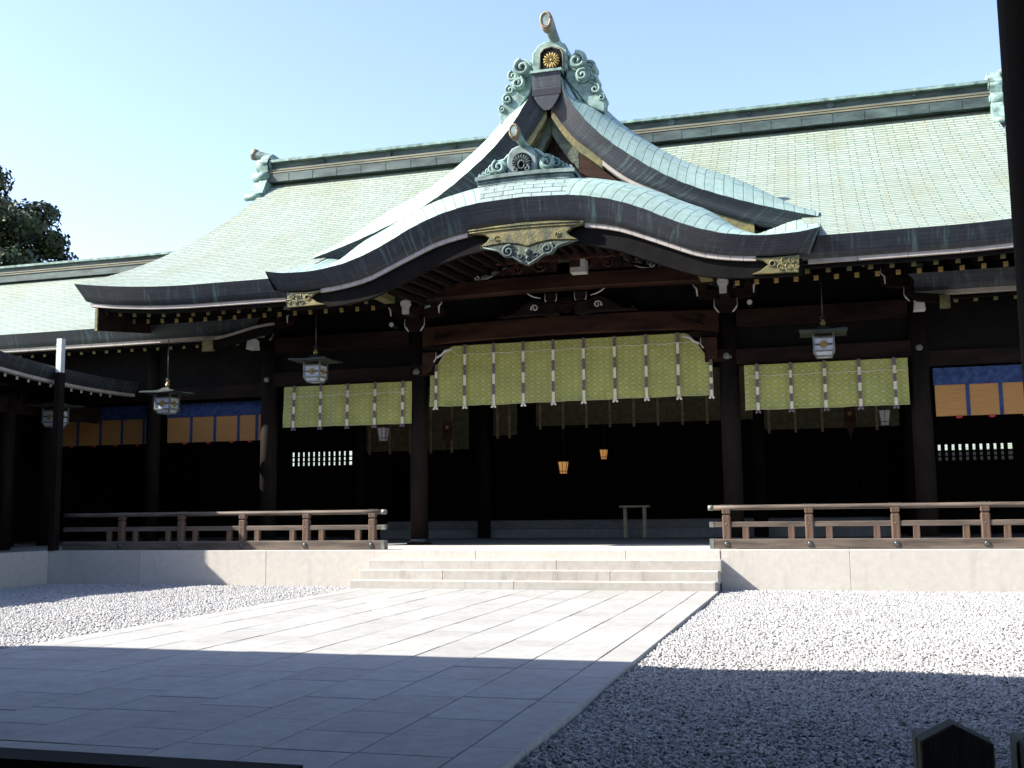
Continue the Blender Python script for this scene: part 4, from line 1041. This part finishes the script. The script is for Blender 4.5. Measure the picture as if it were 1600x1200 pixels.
#@@RAIL
# ------------------------------------------------------------------ veranda railings
def railing(sg, xs0, xe, posts, label):
    root = empty('railing', ((xs0+xe)/2, .35, PZ), label, 'railing', 'low wooden railings along the veranda edge')
    x0, x1 = min(xs0, xe), max(xs0, xe); Y = .38
    b = MB(); b.cbox(x0, x1, Y-.09, Y+.09, PZ+.012, PZ+.20, .012); b.build('base_beam', M['wood_rail'], root)
    b = MB(); b.cbox(x0-.02, x1+.02, Y-.05, Y+.05, 1.195, 1.295, .01); b.build('mid_rail', M['wood_rail'], root)
    b = MB(); b.tube([(x, Y, 1.575) for x in lin(x0-.03, x1+.03, 14)], .05, 14); b.build('top_rail', M['wood_rail'], root)
    b = MB(); e = xs0
    a, c = (e-.035, e+.05) if sg > 0 else (e-.05, e+.035)
    b.box(a, c, Y-.095, Y+.095, PZ+.01, PZ+.205); b.build('end_cap', M['iron_green'], root); b = MB(); b.box(a, c, Y-.056, Y+.056, 1.19, 1.30); b.build('end_cap', M['iron_green'], root); b = MB()
    b.tube([(a-.02, Y, 1.575), (c, Y, 1.575)], .054, 14); b.build('end_cap', M['iron_green'], root)
    k = 0
    for x in posts:
        b = MB(); b.cbox(x-.08, x+.08, Y-.07, Y+.07, PZ+.2, 1.43, .02); b.cbox(x-.06, x+.06, Y-.055, Y+.055, 1.43, 1.46, .004); b.cbox(x-.08, x+.08, Y-.07, Y+.07, 1.46, 1.55, .012)
        b.build('post', M['wood_post'], root, origin=(x, Y, PZ))
        b = MB(); b.ball((x, Y-.09, PZ+.10), .055, 10, 0, (1, .6, 1)); b.tube([(x, Y-.088, PZ+.10), (x, Y-.098, PZ+.10)], .062, 14); b.ball((x, Y-.05, 1.245), .028, 8); b.build('stud', M['iron'], root, origin=(x, Y, PZ))
        b = MB()
        for d in (-.1, -.05, 0, .05, .1): b.ball((x+d, Y, 1.628), .012, 6)
        b.box(x-.11, x+.11, Y-.02, Y+.02, 1.615, 1.628); b.build('rail_clip', M['iron'], root, origin=(x, Y, PZ))
        for d in (.37, -.34):
            xx = x+d
            if x0+.1 < xx < x1-.1:
                b = MB(); b.cbox(xx-.06, xx+.06, Y-.05, Y+.05, PZ+.2, 1.195, .008); b.build('strut', M['wood_post'], root, origin=(xx, Y, PZ))
railing(1, 3.62, 11.7, [3.92+1.585*i for i in range(5)], 'brown wooden railing right of the stone steps, fully in sunlight')
railing(-1, -3.40, -11.6, [-3.68-1.585*i for i in range(5)], 'brown wooden railing left of the stone steps, its far half in shade')
#@@CLOTH
# ------------------------------------------------------------------ curtains
def cloth_grid(x0, x1, zt, zb, y, amp, seed, nx=90, nz=16, xin=None):
    rr = random.Random(seed); ph = [rr.uniform(0, 6.28) for _ in range(6)]
    P = []; UV = []
    for i in range(nz+1):
        t = i/nz; r_ = []; u_ = []
        for j in range(nx+1):
            u = j/nx; a, c = (x0, x1) if not xin else (x0+xin*(1-t)**.8*0, x1)
            x = a+(c-a)*u; z = zt(x)+(zb(x)-zt(x))*t
            d = amp*t**1.2*(math.sin(x*5.1+ph[0])+.6*math.sin(x*9.3+ph[1]+t)+.4*math.sin(x*17+ph[2])) + amp*.5*t*math.sin(x*2+z*6+ph[3])
            r_.append((x, y+d, z)); u_.append((x, z))
        P.append(r_); UV.append(u_)
    return P, UV
def curtain(x0, x1, zt, zb, straps, label, seed, corner=False):
    y = 3.78
    root = empty('curtain', ((x0+x1)/2, y, zb((x0+x1)/2)), label, 'curtain', 'green brocade curtains hung in the front bays')
    P, UV = cloth_grid(x0, x1, zt, zb, y, .045, seed)
    b = MB(); b.grid(P, UV)
    b.grid([[(q[0], q[1]+.012, q[2]) for q in r_] for r_ in P], UV, 0, True, True)
    b.tube([(q[0], q[1]-.004, q[2]) for q in P[-1]], .012, 6)
    b.build('cloth', M['curtain'], root)
    for k, x in enumerate(straps):
        a, c = zt(x), zb(x); b = MB(); seg = lin(a+.02, c-.03, 6); dr = rnd.uniform(-.012, .012)
        for i, (z0, z1) in enumerate(zip(seg, seg[1:])): b.box(x-.034, x+.034, y-.05-.045*i/5, y-.038-.045*i/5, z1, z0, i % 2)
        st = b.build('strap', [M['strap_dark'], M['strap_light']], root, origin=(x, y, c))
        b = MB()
        for sg in (-1, 1): b.loft([[(x+sg*.018-.02, y-.10, c-.02), (x+sg*.018+.02, y-.10, c-.02), (x+sg*.018+.02, y-.08, c-.02), (x+sg*.018-.02, y-.08, c-.02)], [(x+sg*.04-.03+dr, y-.105, c-.08), (x+sg*.04+.03+dr, y-.105, c-.08), (x+sg*.04+.03+dr, y-.075, c-.08), (x+sg*.04-.03+dr, y-.075, c-.08)], [(x+sg*.045-.012+dr, y-.10, c-.10), (x+sg*.045+.012+dr, y-.10, c-.10), (x+sg*.045+.012+dr, y-.08, c-.10), (x+sg*.045-.012+dr, y-.08, c-.10)]], 0)
        b.build('tassel', M['strap_light'] if corner else M['strap_dark'], st)
    b = MB(); n = len(straps)*4
    b.tube([(x, y-.075, zt(x)-.27+.012*math.sin(i*1.57)) for i, x in enumerate(lin(x0+.08, x1-.08, n))] if not corner else [(x, y-.075, zt(x)-.24+.014*math.sin(i*1.57) if abs(x) < 2.9 else zt(x)-.10) for i, x in enumerate(lin(x0+.28, x1-.3, n))], .007, 5)
    b.build('cord', M['cord'], root)
zt_c = lambda x: 5.70 if abs(x+.09) < 2.85 else 5.70-1.0*sstep(2.85, 3.62, abs(x+.09))**1.2*.75
zb_c = lambda x: 4.20+.03*math.sin(x*.8)*.3
curtain(-3.60, 3.44, zt_c, zb_c, [-3.42+.758*i for i in range(10)], 'widest green brocade curtain, over the central entrance under the curved gable', 5, True)
curtain(-7.68, -4.10, lambda x: 4.86, lambda x: 3.80, [-7.36+.76*i for i in range(5)], 'short green brocade curtain in the bay left of the central entrance', 6)
curtain(4.16, 7.74, lambda x: 4.86, lambda x: 3.82, [4.45+.75*i for i in range(5)], 'short green brocade curtain in the bay right of the central entrance', 8)
def blind(x0, x1, bands, label, y=3.86):
    root = empty('bamboo_blind', ((x0+x1)/2, y, 3.5), label, 'blind', 'orange bamboo blinds with blue borders')
    b = MB(); b.box(x0, x1, y-.012, y+.012, 3.53, 4.28); b.build('slats', M['blind'], root)
    b = MB(); b.box(x0-.02, x1+.02, y-.03, y+.03, 4.22, 4.60); b.build('valance', M['blue'], root)
    for x in bands:
        b = MB(); b.box(x-.04, x+.04, y-.022, y-.013, 3.53, 4.22); b.build('band', M['blue'], root, origin=(x, y, 3.5))
        b = MB(); b.ball((x-.2, y-.02, 3.5), .05, 8, 0, (1.4, .5, .6)); b.build('tassel', M['red'], root, origin=(x, y, 3.5))
blind(8.28, 11.5, [8.95, 9.62, 10.3, 10.97], 'orange bamboo blind with blue bands right of the right hand column')
blind(-11.5, -8.45, [-10.75, -10.02, -9.3, -8.75], 'shaded orange bamboo blind with blue bands nearest the left green curtain', 4.3)
blind(-15.0, -11.95, [-14.4, -13.65, -12.95, -12.25], 'dim orange bamboo blind with blue bands at the far left end', 4.3)
# ------------------------------------------------------------------ lanterns
def lantern(x, y, z, zchain, label, s=1.0):
    """z = centre of the paper box"""
    root = empty('hanging_lantern', (x, y, z-.30), label, 'lantern', 'hanging lanterns with white paper sides')
    h, t0, hw = .16, .17, .21
    def Q(dx, dy, dz): return (x+dx, y+dy, z+dz)
    b = MB()
    for sx in (-1, 1):
        for sy in (-1, 1):
            b.bar(Q(sx*hw, sy*hw, .26), Q(sx*hw, sy*hw, -.14), .035, .035, 0, (0, 1, 0)); b.bar(Q(sx*hw, sy*hw, -.14), Q(sx*.15, sy*.15, -.25), .03, .03, 0, (0, 1, 0))
    for zz, ww in ((.26, hw), (.15, hw), (-.14, hw), (-.25, .15)):
        for sg in (-1, 1):
            b.box(x-ww-.015, x+ww+.015, y+sg*ww-.015, y+sg*ww+.015, z+zz-.014, z+zz+.014); b.box(x+sg*ww-.0145, x+sg*ww+.0145, y-ww-.014, y+ww+.014, z+zz-.013, z+zz+.013)
    b.build('frame', M['iron_green'], root)
    b = MB(); c_ = hw-.012
    b.loft([[Q(-c_, -c_, d), Q(c_, -c_, d), Q(c_, c_, d), Q(-c_, c_, d)] for d in (-.14, .145)], 0, False)
    b.loft([[Q(-k, -k, d), Q(k, -k, d), Q(k, k, d), Q(-k, k, d)] for k, d in ((.14, -.25), (c_, -.14))], 0, True)
    b.build('paper', M['paper'], root)
    d = hw+.0
    for ang in range(4):
        ca, sa = math.cos(ang*math.pi/2), math.sin(ang*math.pi/2)
        o = MB(); o.petals(0, 0, .085, -d-.002, 16, 0, 360, 0, .012); n0 = len(o.f)
        for sg in (-1, 1): o.box(*sorted((sg*.08, sg*.18)), -d-.006, -d-.001, -.02, .02, 1)
        b = MB(); b.v = [(x+p[0]*ca-p[1]*sa, y+p[0]*sa+p[1]*ca, z+p[2]) for p in o.v]
        for f_, m_ in zip(o.f, o.mi): b.face(f_, m_)
        b.build('crest', [M['crest_gold'], M['iron']], root)
    b = MB(); rings = []
    for ww, zz in ((.50, .28), (.42, .30), (.28, .325), (.16, .36), (.08, .42)):
        k = .02 if ww > .4 else 0
        rings.append([Q(-ww, -ww, zz+k), Q(0, -ww*.96, zz), Q(ww, -ww, zz+k), Q(ww*.96, 0, zz), Q(ww, ww, zz+k), Q(0, ww*.96, zz), Q(-ww, ww, zz+k), Q(-ww*.96, 0, zz)])
    und = [(p[0], p[1], p[2]-.025) for p in rings[0]]
    b.loft([und]+rings, 0, True); b.build('roof', M['lantern_roof'], root)
    b = MB(); b.ball(Q(0, 0, .49), .06); b.ball(Q(0, 0, .55), .035); b.build('finial', M['crest_gold'], root)
    b = MB(); b.tube([Q(0, 0, .56), (x, y, zchain)], .012, 6); b.tube([Q(.05*math.cos(a), 0, .60+.05*math.sin(a)) for a in lin(0, 2*math.pi, 10)], .01, 5); b.build('chain', M['iron'], root)
lantern(-6.14, 2.5, 5.03, 6.75, 'square white paper lantern hanging in front of the left green curtain')
lantern(5.95, 2.5, 5.04, 6.75, 'square white paper lantern hanging in front of the right green curtain')
lantern(-10.33, 2.5, 4.40, 6.1, 'square white paper lantern hanging before the shaded orange blind')
lantern(-12.75, 1.3, 4.05, 4.95, 'dim white paper lantern behind the copper downpipe')
lantern(-12.75, -1.72, 4.15, 4.75, 'lantern whose grey roof alone pokes in at the left picture edge')
def small_lantern(x, y, z, lit, label, s=1.0):
    root = empty('box_lantern', (x, y, z-.2), label, 'lantern', 'small lanterns inside the hall')
    b = MB(); tp, bt = .15*s, .10*s
    b.loft([[(x-k, y-k, zz), (x+k, y-k, zz), (x+k, y+k, zz), (x-k, y+k, zz)] for k, zz in ((bt, z-.22*s), (tp, z+.2*s))], 0); b.build('shade', M['glow'] if lit else M['paper'], root)
    b = MB()
    for sx, sy in ((-1,-1), (1,-1), (1,1), (-1,1), (0,-1.0)): b.bar((x+sx*bt*1.03, y+sy*bt*1.03, z-.22*s), (x+sx*tp*1.03, y+sy*tp*1.03, z+.2*s), .018*s, .018*s, 0, (0, 1, 0))
    for k, zz in ((bt*.92, z-.14*s), (tp, z+.2*s)):
        b.box(x-k-.02*s, x+k+.02*s, y-k-.02*s, y+k+.02*s, zz-.01, zz+.012)
    b.build('frame', M['iron'], root)
    b = MB(); b.tube([(x, y, z+.2*s), (x, y, 6.3)], .008, 5); b.build('cord', M['iron'], root)
small_lantern(-5.80, 6, 3.72, False, 'unlit tapered lantern below the left green curtain', .85)
small_lantern(7.32, 6, 3.72, False, 'unlit tapered lantern below the right green curtain', .85)
small_lantern(-1.70, 10.2, 2.86, True, 'larger glowing lantern inside the central entrance', .85)
small_lantern(-.86, 12.3, 3.34, True, 'smaller higher glowing lantern deep inside the central entrance', .72)
# inner hangings
def inner_curtain(x0, x1, zt, zb, y, n, label):
    root = empty('inner_curtain', ((x0+x1)/2, y, zb), label, 'curtain', 'dim patterned curtains inside the hall')
    P, UV = cloth_grid(x0, x1, lambda x: zt, lambda x: zb, y, .01, int(x0*10)+50, 40, 6)
    b = MB(); b.grid(P, UV); b.grid([[(q[0], q[1]+.012, q[2]) for q in r_] for r_ in P], UV, 0, True, True); b.build('cloth', M['inner_cloth'], root)
    for x in lin(x0, x1, n)[:-1]:
        b = MB(); b.box(x+.1, x+.17, y-.04, y-.02, zb-.1, zt, 0); b.build('strap', M['bronze'], root, origin=(x, y, zb))
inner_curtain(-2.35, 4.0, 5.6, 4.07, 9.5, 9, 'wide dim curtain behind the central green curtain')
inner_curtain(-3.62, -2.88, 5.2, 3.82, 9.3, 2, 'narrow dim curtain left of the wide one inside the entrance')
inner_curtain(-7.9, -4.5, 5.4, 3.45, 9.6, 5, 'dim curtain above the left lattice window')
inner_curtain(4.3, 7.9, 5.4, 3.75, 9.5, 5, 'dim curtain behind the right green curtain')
def pennant(x, z, label):
    root = empty('pennant', (x, 6.2, z-.5), label, 'pennant', 'small forked pennants inside the hall')
    b = MB(); b.prism([(x-.14, z+.25), (x+.14, z+.25), (x+.14, z-.3), (x+.1, z-.22), (x, z-.55), (x-.1, z-.22), (x-.14, z-.3)], 6.19, 6.21); b.build('cloth', M['wood_red'], root)
    b = MB(); b.petals(x, z+.08, .05, 6.185, 10); b.build('emblem', M['gold'], root)
pennant(-4.05+.05, 3.78, 'brown forked pennant beside the left central column')
pennant(6.52, 3.78, 'brown forked pennant below the right green curtain')
t = empty('offering_stand', (.55, 10.0, PZ), 'slim pale wooden stand inside the central entrance', 'stand')
b = MB(); b.box(.12, .98, 9.4, 9.75, 1.63, 1.68); b.build('top', M['bamboo_pole'], t)
for x in (.27, .83):
    for y in (9.45, 9.7): b = MB(); b.box(x-.03, x+.03, y-.03, y+.03, PZ, 1.63); b.build('leg', M['bamboo_pole'], t, origin=(x, y, PZ))
#@@GATE
# ------------------------------------------------------------------ the gate the camera looks out from
gate = empty('gate_building', (0, -20, 0), 'dark gate building in the near foreground whose round pillar stands at the right picture edge', 'gate')
GY, GZ = -13.55, 6.44
b = MB()
b.prism([(GY, GZ), (GY, GZ+.25), (GY-8.5, GZ+4.5), (GY-17, GZ+.25), (GY-17, GZ), (GY-8.5, GZ+1.2)], -26, 20, axis='X'); b.build('roof', M['wood'], gate)
b = MB(); b.cyl(6.52, -18.4, 0, 8, .27, 32); b.build('pillar', M['wood'], gate, origin=(6.52, -18.4, 0))
for x in (-4.5, 12): b = MB(); b.cyl(x, -18.4, 0, 8, .27, 24); b.build('pillar', M['wood'], gate, origin=(x, -18.4, 0))
for x0, x1 in ((-26, -5), (12, 20)):
    b = MB(); b.box(x0, x1, -18.6, -18.3, 0, 7.5); b.build('wall', M['wood'], gate)
b = MB(); b.box(-26, 20, -29, -28.8, 0, 7.0); b.build('back_wall', M['wood'], gate)
b = MB(); b.box(-4.2, 3.2, -16.62, -16.40, 0.06, .31); tag(b.build('threshold_beam', M['black'], None, origin=(-.5, -16.5, 0)), 'dark timber threshold crossing the bottom left corner', 'beam')
def stub(x, y, label):
    root = empty('barrier_post', (x, y, 0), label, 'post', 'black gable topped barrier posts at the bottom right corner')
    b = MB(); b.prism([(x-.073, 0), (x+.073, 0), (x+.073, 1.052), (x-.005, 1.091), (x-.073, 1.052)], y, y+.07, bev=.004); b.build('shaft', M['post_black'], root)
    b = MB(); b.cbox(x-.078, x+.058, y+.072, y+.17, 0, 1.05, .006); b.build('back_board', M['lantern_roof'], root)  # paler colour than the shaft stands for sky light on its top
stub(5.985, -18.9, 'black gable topped wooden post at the bottom right of the view')
stub(6.19, -18.9, 'black gable topped wooden post cut by the right picture edge')
#@@TREE
# ------------------------------------------------------------------ trees behind the left corridor
def tree(x, y, h, rad, label, seed, nleaf=15000):
    rr = np.random.default_rng(seed)
    root = empty('evergreen_tree', (x, y, 0), label, 'tree', 'evergreen trees behind the left corridor')
    b = MB(); b.tube([(x, y, 0), (x+.2, y, h*.3), (x-.1, y+.2, h*.6), (x, y, h*.9)], [.7, .5, .35, .1], 10)
    for k in range(10):
        a = k*2.4; z = h*(.3+.055*k); L = rad*(.9-.05*k); b.tube([(x, y, z), (x+L*.5*math.cos(a), y+L*.5*math.sin(a), z+L*.25), (x+L*math.cos(a), y+L*math.sin(a), z+L*.35)], [.2, .12, .04], 6)
    b.build('trunk', M['tree_bark'], root)
    ncl = 420; cl = []
    while len(cl) < ncl:
        q = rr.uniform(-1, 1, 3); d = np.linalg.norm(q)
        if d < 1 and d > .15: cl.append(np.array([q[0]*rad*(1-.35*max(q[2], 0)), q[1]*rad*(1-.35*max(q[2], 0)), h*.60+q[2]*h*.42]))
    cl = np.array(cl); cs = rr.uniform(.09, .17, ncl)*rad; ct = rr.uniform(0, 1, ncl)**1.6
    idx = rr.integers(0, ncl, nleaf); dv = rr.normal(0, 1, (nleaf, 3)); dv /= np.linalg.norm(dv, axis=1)[:, None]
    ctr = cl[idx] + dv*(cs[idx]*rr.uniform(.5, 1.05, nleaf))[:, None]*np.array([1, 1, .75])
    ang = rr.normal(0, 1, (nleaf, 3)); ang /= np.linalg.norm(ang, axis=1)[:, None]
    ax = np.cross(ang, dv); ax /= np.linalg.norm(ax, axis=1)[:, None]+1e-6; ay = np.cross(dv+.6*ang, ax); ay /= np.linalg.norm(ay, axis=1)[:, None]
    sz = rr.uniform(.14, .36, nleaf)
    V = np.stack([ctr+ax*sz[:, None]*.5*a_+ay*sz[:, None]*c_ for a_, c_ in ((-1, -.6), (1, -.6), (.8, .5), (-.8, .5))], 1).reshape(-1, 3)
    me = bpy.data.meshes.new('crown'); me.vertices.add(len(V)); me.vertices.foreach_set('co', V.astype(np.float32).ravel())
    me.loops.add(4*nleaf); me.loops.foreach_set('vertex_index', np.arange(4*nleaf, dtype=np.int32))
    me.polygons.add(nleaf); me.polygons.foreach_set('loop_start', np.arange(0, 4*nleaf, 4, dtype=np.int32)); me.polygons.foreach_set('loop_total', np.full(nleaf, 4, np.int32))
    at = me.attributes.new('tone', 'FLOAT', 'FACE'); at.data.foreach_set('value', np.clip(ct[idx]*.8+rr.normal(0, .15, nleaf), 0, 1).astype(np.float32))
    me.materials.append(M['leaf']); me.update()
    o = bpy.data.objects.new('crown', me); COL.objects.link(o); o.parent = root
tree(-60.2, 45, 29.5, 13.5, 'dark evergreen tree rising above the left corridor roof', 1, 170000)
